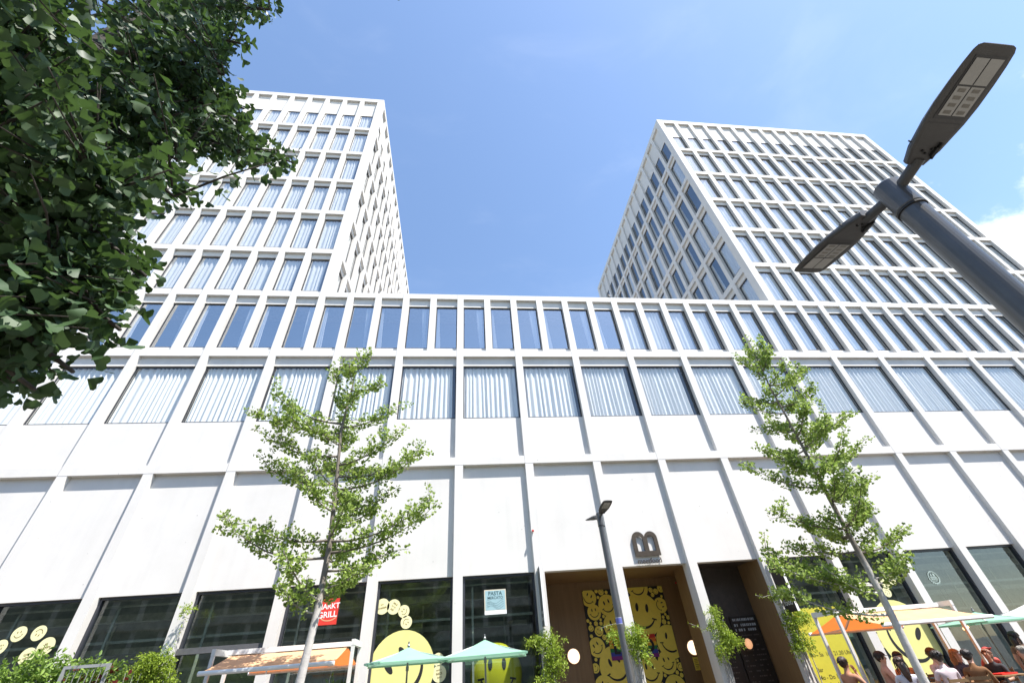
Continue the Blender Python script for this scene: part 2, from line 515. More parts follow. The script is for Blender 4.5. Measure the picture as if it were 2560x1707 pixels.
def fold_curtain(w, rnd, folds_per_m=5.6, x0=0.0, x1=None, flare=0.0):
    """pleated curtain from x0 to x1 of an opening w wide, unit height; pleats of uneven width and depth"""
    x1 = w if x1 is None else x1
    n = max(4, int((x1 - x0) * folds_per_m))
    wid = [rnd.uniform(.55, 1.5) for k in range(n)]
    tot = sum(wid)
    xs, ys, x = [], [], x0
    PF = 8
    for k in range(n):
        d = (x1 - x0) * wid[k] / tot
        A = rnd.uniform(.030, .058)
        for j in range(PF):
            t = j / PF
            sn = math.sin(2 * PI * t)
            xs.append(x + d * t); ys.append(A * math.copysign(abs(sn) ** .75, sn))
        x += d
    xs.append(x1); ys.append(0.0)
    ph = rnd.uniform(0, 6)
    rows = (0.0, 0.5, 0.9, 1.0)
    v, f = [], []
    for ri, z in enumerate(rows):
        amp = (1.1, 1.0, 0.85, 0.5)[ri]
        for x, y in zip(xs, ys):
            xx = x
            if flare: xx = x + flare * (1 - z) ** 1.5 * (x - (x0 if flare > 0 else x1)) / max(0.05, x1 - x0)
            v.append((min(max(xx + 0.02 * math.sin(x * 5 + ph) * (1 - z), 0.02), w - 0.02), 0.305 + y * amp, z * 0.985))
    m = len(xs)
    for r in range(len(rows) - 1):
        for k in range(m - 1):
            a = r * m + k
            f.append((a, a + 1, a + m + 1, a + m))
    return v, f

def frame_geo(w, h, mb, t=0.042):
    tz = t / h
    y0, y1 = 0.196, 0.236
    mb.box(0.004, w - 0.004, y0, y1, 0.0, tz); mb.box(0.004, w - 0.004, y0, y1, 1 - tz, 1.0)
    mb.box(0.004, t, y0, y1, tz, 1 - tz); mb.box(w - t, w - 0.004, y0, y1, tz, 1 - tz)

def mk(name, geo, mats, smooth=False):
    b = MB(); b.mesh_in(*geo); return b.mesh(name, mats, smooth)

def frame_mesh(w, h):
    b = MB(); frame_geo(w, h, b); return b.mesh('window_frame', [m_frame])
FR = {'n': frame_mesh(NW, 2.55), 'c': frame_mesh(NW, 2.62), 'm': frame_mesh(DW, 2.6)}
def pane_geo(w): return [(0.045, 0.222, 0.012), (w - 0.045, 0.222, 0.012), (w - 0.045, 0.222, 0.988), (0.045, 0.222, 0.988)], [(0, 1, 2, 3)]
PA = {'c': mk('pane', pane_geo(NW), [m_glassc]), 'n': mk('pane', pane_geo(NW), [m_glass]), 'm': mk('pane', pane_geo(DW), [m_glassw])}
CG = {
    'full': [fold_curtain(NW, rng) for k in range(5)],
    'most': [fold_curtain(NW, rng, x1=NW * c) for c in (0.80, 0.84, 0.78, 0.86)],
    'half': [fold_curtain(NW, rng, x1=NW * c) for c in (0.62, 0.7, 0.56, 0.74, 0.66)],
    'lstrip': [fold_curtain(NW, rng, 20, 0.03, 0.03 + c, 0.10) for c in (0.12, 0.17, 0.14)],
    'rstrip': [fold_curtain(NW, rng, 16, NW - 0.40, NW - 0.40 + c, -0.16) for c in (0.22, 0.28, 0.25)],
    'mid': [fold_curtain(DW, rng, 5.4, 0.05, DW * c) for c in (0.97, 0.93, 0.98, 0.90, 0.95)],
}
CM = {k: [mk('curtain', gg, [m_curtain], True) for gg in v] for k, v in CG.items()}

def add_window(parent, base, kind, h, curt, org, rz):
    """one window: frame > pane, curtain.  org is the lower left corner on the stone face"""
    o = bpy.data.objects.new('window', FR[kind])
    o.location = Vector(org) - base
    o.rotation_euler = (0, 0, rz)
    o.scale = (1, 1, h)
    o.parent = parent
    COL.objects.link(o)
    p = bpy.data.objects.new('pane', PA[kind]); p.parent = o; COL.objects.link(p)
    if curt:
        c = bpy.data.objects.new('curtain', rng.choice(CM[curt])); c.parent = o; COL.objects.link(c)
    return o

class Grid:
    """one face of the stone grid in its own (u, depth, v) space, with the recessed panels behind it"""
    def __init__(self, mb, T): self.mb, self.T = mb, T
    def q(self, pts): self.mb.poly([self.T @ Vector(p) for p in pts])
    def front(self, us, vs, holes):
        for i in range(len(us) - 1):
            for j in range(len(vs) - 1):
                if (i, j) in holes: continue
                self.q([(us[i], 0, vs[j]), (us[i + 1], 0, vs[j]), (us[i + 1], 0, vs[j + 1]), (us[i], 0, vs[j + 1])])
    def reveal(self, u0, u1, v0, v1, d, bottom=True):
        self.q([(u0, 0, v0), (u0, d, v0), (u0, d, v1), (u0, 0, v1)])
        self.q([(u1, 0, v0), (u1, 0, v1), (u1, d, v1), (u1, d, v0)])
        self.q([(u0, 0, v1), (u0, d, v1), (u1, d, v1), (u1, 0, v1)])
        if bottom: self.q([(u0, 0, v0), (u1, 0, v0), (u1, d, v0), (u0, d, v0)])
    def panel(self, u0, u1, v0, v1, d, lip=True):
        self.q([(u0, d, v0), (u1, d, v0), (u1, d, v1), (u0, d, v1)])
        if lip: self.q([(u0, d, v0), (u0, 0.31, v0), (u1, 0.31, v0), (u1, d, v0)])
    def sill(self, u0, u1, v): self.q([(u0, DEP, v), (u1, DEP, v), (u1, 0.31, v), (u0, 0.31, v)])
    def plain(self, u0, u1, v0, v1): self.q([(u0, 0, v0), (u1, 0, v0), (u1, 0, v1), (u0, 0, v1)])
    def window_hole(self, u0, u1, v0, v1, wb, wt, blind=True):
        self.reveal(u0, u1, v0, v1, 0.31, bottom=True)
        if wb > v0 + 0.01:
            self.panel(u0, u1, v0, wb, DEP, lip=False); self.sill(u0, u1, wb)
        self.panel(u0, u1, wt, v1, 0.14 if blind else DEP)

Z_HEAD, Z_B0, Z_B1, Z_SILL, Z_MT, Z_B2, Z_B3, Z_NS, Z_NT, Z_B4, Z_PAR = 4.42, 8.15, 8.46, 10.22, 12.86, 13.30, 13.63, 13.88, 16.50, 16.93, 17.25
X_L, X_R = bay(-4) - 0.47, bay(20) - PIER + 0.47
LT_R, RT_L = bay(3) + NW + 0.46, bay(12.5) - 0.46
IDN = Matrix.Identity(4)

# --- low block
base = Vector((0, 0, 0))
low = empty('hotel_block', 'long low white stone-grid building with shop windows, spanning between the two towers', 'building', base)
mb = MB(); G = Grid(mb, IDN)
bays = list(range(-4, 20))
us = [X_L]
for i in bays: us += [bay(i), bay(i) + DW]
us.append(X_R)
op = [k for k in range(len(us) - 1) if k % 2 == 1]
G.front(us, [0, Z_B0, Z_B1, Z_B2, Z_B3], {(k, 0) for k in op} | {(k, 2) for k in op})
un = [X_L]
for i in bays: un += [bay(i), bay(i) + NW, bay(i + .5), bay(i + .5) + NW]
un.append(X_R)
opn = [k for k in range(len(un) - 1) if k % 2 == 1]
G.front(un, [Z_B3, Z_B4, Z_PAR], {(k, 0) for k in opn})
ENTR = (7, 8, 9)
for i in bays:
    a, b = bay(i), bay(i) + DW
    G.reveal(a, b, 0, Z_B0, 0.5, bottom=False)
    G.q([(a, DEP, Z_HEAD), (b, DEP, Z_HEAD), (b, DEP, Z_B0), (a, DEP, Z_B0)])
    G.q([(a, DEP, Z_HEAD), (a, 0.5, Z_HEAD), (b, 0.5, Z_HEAD), (b, DEP, Z_HEAD)])
    G.window_hole(a, b, Z_B1, Z_B2, Z_SILL, Z_MT)
    for hlf in (0, .5):
        a2 = bay(i + hlf)
        G.window_hole(a2, a2 + NW, Z_B3, Z_B4, Z_NS, Z_NT)
# inner faces of the ground piers, roof slab, parapet back, flanks, back wall
for i in bays + [20]:
    a0 = bay(i) - PIER if i > -4 else X_L
    a1 = bay(i) if i < 20 else X_R
    if i == 20: a0 = bay(20) - PIER
    G.q([(a0, 0.5, 0), (a1, 0.5, 0), (a1, 0.5, Z_HEAD), (a0, 0.5, Z_HEAD)])
G.q([(X_L, 0, Z_PAR), (X_R, 0, Z_PAR), (X_R, 0.4, Z_PAR), (X_L, 0.4, Z_PAR)])
G.q([(X_L, 0.4, Z_PAR), (X_R, 0.4, Z_PAR), (X_R, 0.4, 16.6), (X_L, 0.4, 16.6)])
DEEP = 24.0
G.q([(X_L, 0, 0), (X_L, DEEP, 0), (X_L, DEEP, Z_PAR), (X_L, 0, Z_PAR)])
G.q([(X_R, 0, 0), (X_R, DEEP, 0), (X_R, DEEP, Z_PAR), (X_R, 0, Z_PAR)])
G.q([(X_L, DEEP, 0), (X_R, DEEP, 0), (X_R, DEEP, Z_PAR), (X_L, DEEP, Z_PAR)])
wall = mb.build('wall', [m_stone], low)
# hairline joints between the cast pieces, a few millimetres proud
jb = MB()
for i in bays + [20]:
    x = bay(i) - PIER
    jb.box(x, x + PIER, -0.003, 0.0, Z_B0 - 0.008, Z_B0 + 0.006)
    if i % 2: jb.box(x - 0.008, x + 0.004, -0.003, 0.0, Z_B0 + 0.006, Z_B1)
    jb.box(x - 0.006, x + 0.006, -0.003, 0.0, Z_B2 + 0.01, Z_B3 - 0.01)
    for hh in (0, .5):
        xx = bay(i + hh) - PIER
        if i < 20: jb.box(xx - 0.006, xx + 0.006, -0.003, 0.0, Z_B4 + 0.01, Z_PAR - 0.03)
jb.build('panel_joints', [pmat('joint_mastic', (0.33, 0.33, 0.33), 0.9, noise=0.1)], low)['kind'] = 'stuff'
rb = MB(); rb.box(X_L + .3, X_R - .3, 0.4, DEEP - .3, 16.4, 16.6)
rb.build('roof', [pmat('roof_gravel', (0.35, 0.34, 0.33), 0.9, noise=0.2)], low)
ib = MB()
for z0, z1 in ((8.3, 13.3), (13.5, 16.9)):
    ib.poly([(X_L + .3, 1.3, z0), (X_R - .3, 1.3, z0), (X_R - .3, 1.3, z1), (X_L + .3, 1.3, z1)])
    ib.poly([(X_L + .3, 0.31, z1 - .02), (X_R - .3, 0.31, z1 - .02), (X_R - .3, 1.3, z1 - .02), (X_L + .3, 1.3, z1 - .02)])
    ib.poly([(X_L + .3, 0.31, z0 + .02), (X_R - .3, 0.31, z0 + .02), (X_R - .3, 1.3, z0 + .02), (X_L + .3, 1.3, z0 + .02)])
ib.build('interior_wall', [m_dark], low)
for i in bays:
    add_window(low, base, 'm', Z_MT - Z_SILL, 'mid', (bay(i), 0, Z_SILL), 0)
    for hlf in (0, .5):
        k = i + hlf
        if k < 9 and k > -2:
            cu = 'rstrip' if (int(k * 2) % 2 == 0) else 'lstrip'
        elif k >= 9: cu = 'most' if k < 30 else 'half'
        else: cu = 'most'
        add_window(low, base, 'c' if k < 9 else 'n', Z_NT - Z_NS, cu, (bay(k), 0, Z_NS), 0)

# --- shop fronts in the ground openings: frame > pane, plus a dim shop behind
def shopfront(i, transom=None):
    a, b = bay(i) + .006, bay(i) + DW - .006
    f = MB(); t = 0.07
    f.box(a, b, 0.26, 0.40, Z_HEAD - t, Z_HEAD - .004); f.box(a, a + t, 0.26, 0.40, 0.02, Z_HEAD - t); f.box(b - t, b, 0.26, 0.40, 0.02, Z_HEAD - t)
    f.box(a + t, b - t, 0.26, 0.40, 0.02, 0.3)
    o = f.build('shop_window', [m_frame], low)
    p = MB(); p.poly([(a + t, 0.33, 0.3), (b - t, 0.33, 0.3), (b - t, 0.33, Z_HEAD - t), (a + t, 0.33, Z_HEAD - t)])
    p.build('pane', [m_shopglass], o)
    if transom:
        tb = MB(); tb.box(a, b, 0.17, 0.26, transom - .15, transom); tb.build('transom', [pmat('grey_transom', (0.10, 0.10, 0.105), 0.5, noise=0.1)], o)
    return o
for i in bays:
    if i in ENTR: continue
    shopfront(i, 3.0 if i == 3 else 2.76 if i == 15 else None)
sb = MB()
for x0, x1 in ((X_L + .3, bay(7) - PIER / 2), (bay(10) - PIER / 2, X_R - .3)):
    sb.poly([(x0, 3.4, 0), (x1, 3.4, 0), (x1, 3.4, 6.0), (x0, 3.4, 6.0)])
    sb.poly([(x0, 0.5, 5.2), (x1, 0.5, 5.2), (x1, 3.4, 5.2), (x0, 3.4, 5.2)])
    sb.poly([(x0, 0.5, 0.02), (x1, 0.5, 0.02), (x1, 3.4, 0.02), (x0, 3.4, 0.02)])
    sb.poly([(x0, 0.5, 0), (x0, 3.4, 0), (x0, 3.4, 5.2), (x0, 0.5, 5.2)])
    sb.poly([(x1, 0.5, 0), (x1, 3.4, 0), (x1, 3.4, 5.2), (x1, 0.5, 5.2)])
    sb.poly([(x0, 0.505, Z_HEAD), (x1, 0.505, Z_HEAD), (x1, 0.505, 5.2), (x0, 0.505, 5.2)])
sb.build('shop_interior', [m_shopin], low)
# bars added in the shops, standing in for pale lines mirrored in the panes
rl = MB()
for x0, x1 in ((X_L + .4, bay(7) - PIER), (bay(10), X_R - .4)):
    for y, z, w in ((0.8, 4.22, .05), (2.2, 4.0, .22), (1.4, 3.35, .07), (3.0, 3.2, .16), (2.6, 2.6, .08)):
        rl.box(x0, x1, y, y + w, z, z + w)
for i in bays:
    if i in ENTR: continue
    a = bay(i)
    rl.box(a + 0.30, a + 0.36, 0.75, 0.81, 0.03, 4.2)
    rl.box(a + 1.5 + 0.3 * math.sin(i * 2.1), a + 1.56 + 0.3 * math.sin(i * 2.1), 2.9, 2.96, 0.03, 4.0)
rl.build('reflection_bars', [m_reflbar], low)
# --- entrance hall: walnut lining behind openings 7 and 8, a darker lobby behind opening 9
e = MB()
xa, xb, xc = bay(7) - PIER / 2, bay(9) - PIER / 2, bay(10) - PIER / 2
xh, YL = 8.86, 1.55
ZC = Z_HEAD + 0.02
e.poly([(xa, 0.5, ZC), (xb - .02, 0.5, ZC), (xb - .02, 3.0, ZC), (xa, 3.0, ZC)])
e.poly([(xb - .02, YL + .06, ZC), (xh, YL + .06, ZC), (xh, 3.0, ZC), (xb - .02, 3.0, ZC)])
e.poly([(xa, 3.0, 0), (xh, 3.0, 0), (xh, 3.0, ZC), (xa, 3.0, ZC)])
e.poly([(xa, 0.5, 0), (xa, 3.0, 0), (xa, 3.0, ZC), (xa, 0.5, ZC)])
e.poly([(xh, YL + .06, 0), (xh, 3.0, 0), (xh, 3.0, ZC), (xh, YL + .06, ZC)])
e.poly([(xb - .02, YL + .06, 0), (xh, YL + .06, 0), (xh, YL + .06, ZC), (xb - .02, YL + .06, ZC)])
e.poly([(xb - .02, 0.5, 0), (xb - .02, YL + .06, 0), (xb - .02, YL + .06, ZC), (xb - .02, 0.5, ZC)])
e.poly([(xa, 0.5, 0.02), (xh, 0.5, 0.02), (xh, 3.0, 0.02), (xa, 3.0, 0.02)])
e.build('entrance_lining', [m_wood], low)
e = MB()
e.poly([(xb + .02, 0.5, ZC), (xc, 0.5, ZC), (xc, YL, ZC), (xb + .02, YL, ZC)])
e.poly([(xb + .02, YL, 0), (xc, YL, 0), (xc, YL, ZC), (xb + .02, YL, ZC)])
e.poly([(xb + .02, 0.5, 0), (xb + .02, YL, 0), (xb + .02, YL, ZC), (xb + .02, 0.5, ZC)])
e.build('lobby_lining', [m_brown], low)
e = MB(); e.poly([(xc - .16, 0.19, 0), (xc - .16, YL, 0), (xc - .16, YL, ZC), (xc - .16, 0.19, ZC)])
e.build('lobby_cheek', [m_wood], low)
e = MB(); e.box(xb + .35, xb + 1.4, YL - .08, YL - .02, 0.02, 2.86); e.box(xb + 1.5, xc - .2, YL - .08, YL - .02, 0.02, 2.86)
dr = e.build('door', [pmat('dark_door', (0.018, 0.014, 0.012), 0.4, noise=0.2)], low)
dr['label'] = 'dark double door with pale lettering along its top'
e = MB()
rr = random.Random(3)
for xd in (xb + .46, xb + 1.58):
    for r in range(14):
        z = 2.72 - r * 0.14 - (0.02 if r else 0)
        x = xd
        while x < xd + 0.78:
            w = rr.uniform(.02, .07)
            if rr.random() < (0.9 if r < 3 else 0.55): e.box(x, x + w, YL - .086, YL - .0815, z, z + (0.075 if r < 3 else .035), 0 if r < 3 else 1)
            x += w + rr.uniform(.012, .04)
e.build('door_lettering', [pmat('chalk', (0.34, 0.36, 0.37), 0.8), pmat('faint_chalk', (0.10, 0.085, 0.075), 0.8)], low)['kind'] = 'stuff'

# --- towers
ROWS = []
_b = [16.92, 20.20, 23.75, 27.20, 30.75, 34.35, 39.25]
for k in range(6):
    v0, v1 = _b[k] + .33, _b[k + 1]
    top = k == 5
    ROWS.append((v0, v1, v0 + .24, 37.0 if top else v1 - .34, top))
Z_TOP = 39.75

def tower(name, label, x0, x1, depth, first_u, ncol, side, side_cols):
    """front grid of ncol openings from first_u; 'side' = +1 grid on the right flank, -1 on the left flank"""
    base = Vector(((x0 + x1) / 2, 0, 0))
    root = empty(name, label, 'tower', base)
    mb = MB()
    faces = [(IDN, [first_u + k * W / 2 for k in range(ncol)], x0, x1, 0.0)]
    s0 = 0.46
    su = [s0 + k * W / 2 for k in range(side_cols)]
    if side > 0:
        T = Matrix(((0, -1, 0, x1), (1, 0, 0, 0), (0, 0, 1, 0), (0, 0, 0, 1)))    # u -> +y, depth -> -x
        rz = PI / 2
    else:
        T = Matrix(((0, 1, 0, x0), (-1, 0, 0, depth), (0, 0, 1, 0), (0, 0, 0, 1)))  # u -> -y, depth -> +x
        rz = -PI / 2
    faces.append((T, su, 0.0, depth, rz))
    ib = MB()
    wins = []
    for T, opens, ua, ub, rz in faces:
        G = Grid(mb, T)
        uu = [ua]
        for a in opens: uu += [a, a + NW]
        uu.append(ub)
        vs = [Z_PAR]
        for r in ROWS:
            if r[0] > vs[-1] + 1e-6: vs.append(r[0])
            vs.append(r[1])
        vs.append(Z_TOP)
        holes = set()
        for ci in range(len(opens)):
            for j in range(len(vs) - 1):
                if any(abs(vs[j] - r[0]) < 1e-6 for r in ROWS): holes.add((2 * ci + 1, j))
        G.front(uu, vs, holes)
        for ci, a in enumerate(opens):
            for ri, (v0, v1, wb, wt_, top) in enumerate(ROWS):
                G.window_hole(a, a + NW, v0, v1, wb, wt_, blind=not top)
                wins.append((T, a, wb, wt_ - wb, rz, ci, ri))
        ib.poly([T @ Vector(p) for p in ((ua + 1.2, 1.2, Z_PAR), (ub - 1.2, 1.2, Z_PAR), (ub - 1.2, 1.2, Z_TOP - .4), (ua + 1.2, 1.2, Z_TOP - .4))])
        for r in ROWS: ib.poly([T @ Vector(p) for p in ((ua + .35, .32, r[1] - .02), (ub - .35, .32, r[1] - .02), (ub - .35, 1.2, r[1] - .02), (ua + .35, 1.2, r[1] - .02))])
    xo = x0 if side > 0 else x1
    G = Grid(mb, IDN)
    G.q([(xo, 0, Z_PAR - .7), (xo, depth, Z_PAR - .7), (xo, depth, Z_TOP), (xo, 0, Z_TOP)])
    G.q([(x0, depth, 0), (x1, depth, 0), (x1, depth, Z_TOP), (x0, depth, Z_TOP)])
    if side > 0: G.q([(x1, 0.4, 16.5), (x1, depth, 16.5), (x1, depth, Z_PAR), (x1, 0.4, Z_PAR)])
    else: G.q([(x0, 0.4, 16.5), (x0, depth, 16.5), (x0, depth, Z_PAR), (x0, 0.4, Z_PAR)])
    for a, b, c, d in ((x0, x1, 0, .4), (x0, x1, depth - .4, depth), (x0, x0 + .4, .4, depth - .4), (x1 - .4, x1, .4, depth - .4)):
        G.q([(a, c, Z_TOP), (b, c, Z_TOP), (b, d, Z_TOP), (a, d, Z_TOP)])
    mb.build('wall', [m_stone], root, world=True)
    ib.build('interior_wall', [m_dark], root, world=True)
    r = MB(); r.box(x0 + .4, x1 - .4, .4, depth - .4, Z_TOP - .5, Z_TOP - .3)
    r.build('roof', [pmat('roof_gravel', (0.35, 0.34, 0.33), 0.9, noise=0.2)], root, world=True)
    rest = MB()
    for T, a, wb, h, rz, ci, ri in wins:
        front = rz == 0.0
        if side > 0:                               # left tower: openings nearest the inner corner show
            own = (front and ci >= ncol - 10) or (not front and ci < 6)
            cu = 'most' if front else rng.choice(['most', 'half', 'full'])
        else:
            own = (front and ci < 10) or (not front and ci >= side_cols - 6)
            cu = ('full' if ri >= 3 and ci < 3 and rng.random() < .8 else rng.choice(['full', 'full', 'full', 'most', 'most'])) if front else ('full' if rng.random() < .32 else 'lstrip' if rng.random() < .5 else None)
            if not front and ri == 5: cu = None
        org = T @ Vector((a, 0, wb))
        if own:
            add_window(root, base, 'n', h, cu, org, rz)
        else:
            TT = Matrix.Translation(org) @ Matrix.Rotation(rz, 4, 'Z') @ Matrix.Diagonal((1, 1, h, 1))
            fb = MB(); frame_geo(NW, h, fb)
            rest.mesh_in(fb.v, fb.f, TT, 0)
            rest.mesh_in(*pane_geo(NW), TT, 1)
            if cu: rest.mesh_in(*rng.choice(CG[cu]), TT, 2)
    o = rest.build('windows', [m_frame, m_glass, m_curtain], root, world=True)
    o['kind'] = 'stuff'
    return root

tower('hotel_tower', 'white gridded tower behind the dark leafy tree, its flank sunlit', X_L, LT_R, 22.3, bay(-4), 15, +1, 16)
tower('hotel_tower', 'white gridded tower behind the big street lamp, its flank in blue shade', RT_L, X_R, 20.9, bay(12.5), 15, -1, 15)

# a dark office building across the street, behind the camera: it is what the shop panes mirror
ob = empty('office_building', 'dark office block across the street, seen only mirrored in the shop panes', 'building', (0, -44, 0))
b = MB(); b.box(-60, 60, -60, -44.2, 0, 19)
for k in range(6): b.box(-60, 60, -44.2, -44.0, 3.0 * k + 2.7, 3.0 * k + 3.6)
for k in range(-20, 21): b.box(k * 3 - .25, k * 3 + .25, -44.2, -44.05, 0, 2.7)
b.build('wall', [pmat('grey_cladding', (0.42, 0.43, 0.40), 0.8, noise=0.2, nscale=.5)], ob, world=True)
b = MB()
for k in range(6):
    for j in range(-20, 20): b.poly([(j * 3 + .3, -44.19, 3 * k + .5), (j * 3 + 2.7, -44.19, 3 * k + .5), (j * 3 + 2.7, -44.19, 3 * k + 2.6), (j * 3 + .3, -44.19, 3 * k + 2.6)])
b.build('glazing', [pmat('far_glass', (0.02, 0.03, 0.035), 0.1)], ob, world=True)

# ------------------------------------------------------------------ foliage
def leaf_object(name, P, D, size, mat, parent, seed, shape='fan', smin=0.75, smax=1.2, hang=0.35, world=True):
    """one leaf per point of P, growing along D: each a folded fan (ginkgo) or a slim oval"""
    r = np.random.default_rng(seed)
    P = np.asarray(P, float); D = np.asarray(D, float)
    n = len(P)
    D = D + r.normal(0, 0.55, (n, 3)); D[:, 2] -= hang
    D /= np.linalg.norm(D, axis=1)[:, None] + 1e-9
    A = r.normal(0, 1, (n, 3)); A[:, 2] += 1.1
    S = np.cross(D, A); S /= np.linalg.norm(S, axis=1)[:, None] + 1e-9
    N = np.cross(S, D)
    if shape == 'fan':
        uv = np.array([(0, 0), (.60, .62), (.34, .96), (0.02, .80), (-.32, .97), (-.60, .60)])
        wz = np.array([0, .22, .08, -.05, .08, .22])
        faces = [(0, 1, 2, 3), (0, 3, 4, 5)]
    else:
        uv = np.array([(0, 0), (.24, .35), (.17, .75), (0, 1.05), (-.17, .75), (-.24, .35)])
        wz = np.array([0, .07, .04, -.12, .04, .07])
        faces = [(0, 1, 2, 3), (0, 3, 4, 5)]
    if shape == 'fine':
        uv = np.array([(0, 0), (.36, .36), (.64, .62), (.58, .84), (.30, .98), (0.03, .83), (-.28, .97), (-.57, .85), (-.65, .60), (-.36, .36)])
        wz = np.array([0, .05, .16, .10, -.02, -.08, -.02, .10, .16, .05])
        faces = [(0, 1, 2, 3, 4, 5), (0, 5, 6, 7, 8, 9)]
    NV, NS = len(uv), len(faces[0])
    k = size * r.uniform(smin, smax, n)
    fold = r.uniform(0.2, 1.6, n)
    V = (P[:, None, :] + k[:, None, None] * (uv[None, :, 0, None] * S[:, None, :] + uv[None, :, 1, None] * D[:, None, :]
         + (wz[None, :] * fold[:, None])[:, :, None] * N[:, None, :]))
    V = V.reshape(-1, 3)
    F = (np.array(faces)[None] + (np.arange(n) * NV)[:, None, None]).reshape(-1)
    me = bpy.data.meshes.new(name)
    me.vertices.add(len(V)); me.vertices.foreach_set('co', V.ravel())
    nf = n * 2
    me.loops.add(nf * NS); me.loops.foreach_set('vertex_index', F)
    me.polygons.add(nf); me.polygons.foreach_set('loop_start', np.arange(nf) * NS)
    me.update(calc_edges=True)
    if shape == 'fine': me.polygons.foreach_set('use_smooth', [True] * nf)
    me.materials.append(mat)
    o = bpy.data.objects.new(name, me)
    COL.objects.link(o)
    if parent is not None: adopt(o, parent, world)
    return o

def along(pts, step, rad, per, r, t0=0.0, taper=0.5):
    """points and outward directions scattered round a branch line"""
    P, D = [], []
    pts = [np.array(p, float) for p in pts]
    L = [np.linalg.norm(pts[i + 1] - pts[i]) for i in range(len(pts) - 1)]
    tot = sum(L); s = t0 * tot
    while s < tot:
        q, i = s, 0
        while i < len(L) - 1 and q > L[i]: q -= L[i]; i += 1
        d = (pts[i + 1] - pts[i]) / max(L[i], 1e-6)
        p = pts[i] + d * q
        rr_ = rad * (1 - taper * s / tot)
        for k in range(per):
            o = r.normal(0, 1, 3); o -= d * o.dot(d); o /= np.linalg.norm(o) + 1e-6
            w = rr_ * math.sqrt(r.uniform(0.05, 1))
            P.append(p + o * w + d * r.uniform(-step, step))
            D.append(o * 0.9 + d * 0.5)
        s += step * r.uniform(.7, 1.3)
    return P, D

def bez(a, m, b, n=7):
    a, m, b = np.array(a, float), np.array(m, float), np.array(b, float)
    return [(1 - t) ** 2 * a + 2 * t * (1 - t) * m + t * t * b for t in np.linspace(0, 1, n)]

def young_ginkgo(label, x, y, h, trunk_xs, tips, seed, bark_low, n_extra=26, crown0=2.9, dense=1.0):
    """slim street tree: straight tapering trunk, tiers of short upswept limbs clothed in leaf tufts"""
    r = np.random.default_rng(seed)
    root = empty('ginkgo_tree', label, 'tree', (x, y, 0), 0, 'young ginkgo trees along the terrace')
    b = MB()
    zz = [0, .4, 1.2, 2.0, 3.0, 4.2, 5.5, 6.8, 8.0, h - .5, h]
    cx = lambda z: float(np.interp(z, [t[0] for t in trunk_xs], [t[1] for t in trunk_xs]))
    rad = [.115, .092, .080, .075, .066, .055, .043, .031, .021, .012, .004]
    tp = [(cx(z), y + .03 * math.sin(z * 1.7), z) for z in zz]
    b.tube(tp, rad, 10)
    P, D = [], []
    limbs = []
    for (tx, tz, ty) in tips: limbs.append((np.array((tx, y + ty, tz)), 1.0))
    for k in range(n_extra):
        z = crown0 + .3 + (h - crown0 - .7) * (k + r.random()) / n_extra
        reach = 1.75 * (1 - ((z - crown0) / (h - crown0)) ** 1.2) * r.uniform(.45, .95) + .25
        a = (PI / 2 if r.random() < .5 else -PI / 2) + r.normal(0, .75)
        limbs.append((np.array((cx(z) + math.cos(a) * reach * .8, y + math.sin(a) * reach, z + .25)), .85))
    for e, f in limbs:
        reach = math.hypot(e[0] - cx(e[2]), e[1] - y)
        zb = max(2.2, min(h - .8, e[2] - (.15 + .30 * reach) + r.normal(0, .1)))
        a = np.array((cx(zb), y, zb))
        m = a * .45 + e * .55; m[2] = zb + (e[2] - zb) * r.uniform(.0, .3) - .06 * reach
        line = bez(a, m, e)
        b.tube(line, [max(.005, .024 * (1 - i / 7) * min(1.2, .5 + reach * .5)) for i in range(7)], 5)
        p, d = along(line, .026, .15 * f, 3, r, .12); P += p; D += d
        for q in range(int(3 + reach * 4.2)):
            t = r.uniform(.25, .98); i = min(int(t * 6), 5)
            s = line[i] + (line[i + 1] - line[i]) * (t * 6 - i)
            v = r.normal(0, 1, 3); v[2] = abs(v[2]) * .6 + .1; v /= np.linalg.norm(v)
            v = v * r.uniform(.18, .46) * min(1, .5 + reach * .4) + (e - a) / max(reach, .3) * .12
            ln = [s, s + v * .5 + (0, 0, .02), s + v]
            b.tube(ln, [.008, .006, .003], 4)
            p, d = along(ln, .036, .12 * f, 3, r, .1); P += p; D += d
    top = [(cx(z), y, z) for z in np.linspace(h - 2.2, h + .05, 8)]
    p, d = along(top, .05, .20, 4, r); P += p; D += d
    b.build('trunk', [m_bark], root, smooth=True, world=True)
    leaf_object('crown', P, D, 0.066, m_leaf, root, seed + 1, smin=.55, smax=1.25)
    return root

TY = -5.6
young_ginkgo('slim ginkgo tree in front of the red sign, pale trunk crossing the orange awning', -2.78, TY, 9.3,
             [(0, -2.95), (1.9, -2.82), (3.1, -2.73), (4.6, -2.76), (6.7, -2.98), (9.4, -2.88)],
             [(-5.20, 7.50, .2), (-4.62, 7.62, -.4), (-4.75, 6.75, .1), (-4.72, 6.15, .4), (-5.08, 4.86, .0), (-4.55, 4.72, .5), (-3.52, 3.45, -.2), (-4.2, 7.0, -.6),
              (-2.05, 8.30, .1), (-1.78, 7.30, -.2), (-1.00, 6.30, .2), (-1.05, 5.95, -.3), (-0.66, 5.08, 0), (-0.82, 4.82, .4), (-1.42, 4.05, .1), (-1.86, 3.68, -.3), (-1.35, 6.62, -.5), (-1.5, 5.5, .5), (-3.7, 5.6, -.5), (-2.2, 3.55, .2)],
             11, .1, 24, 3.2)
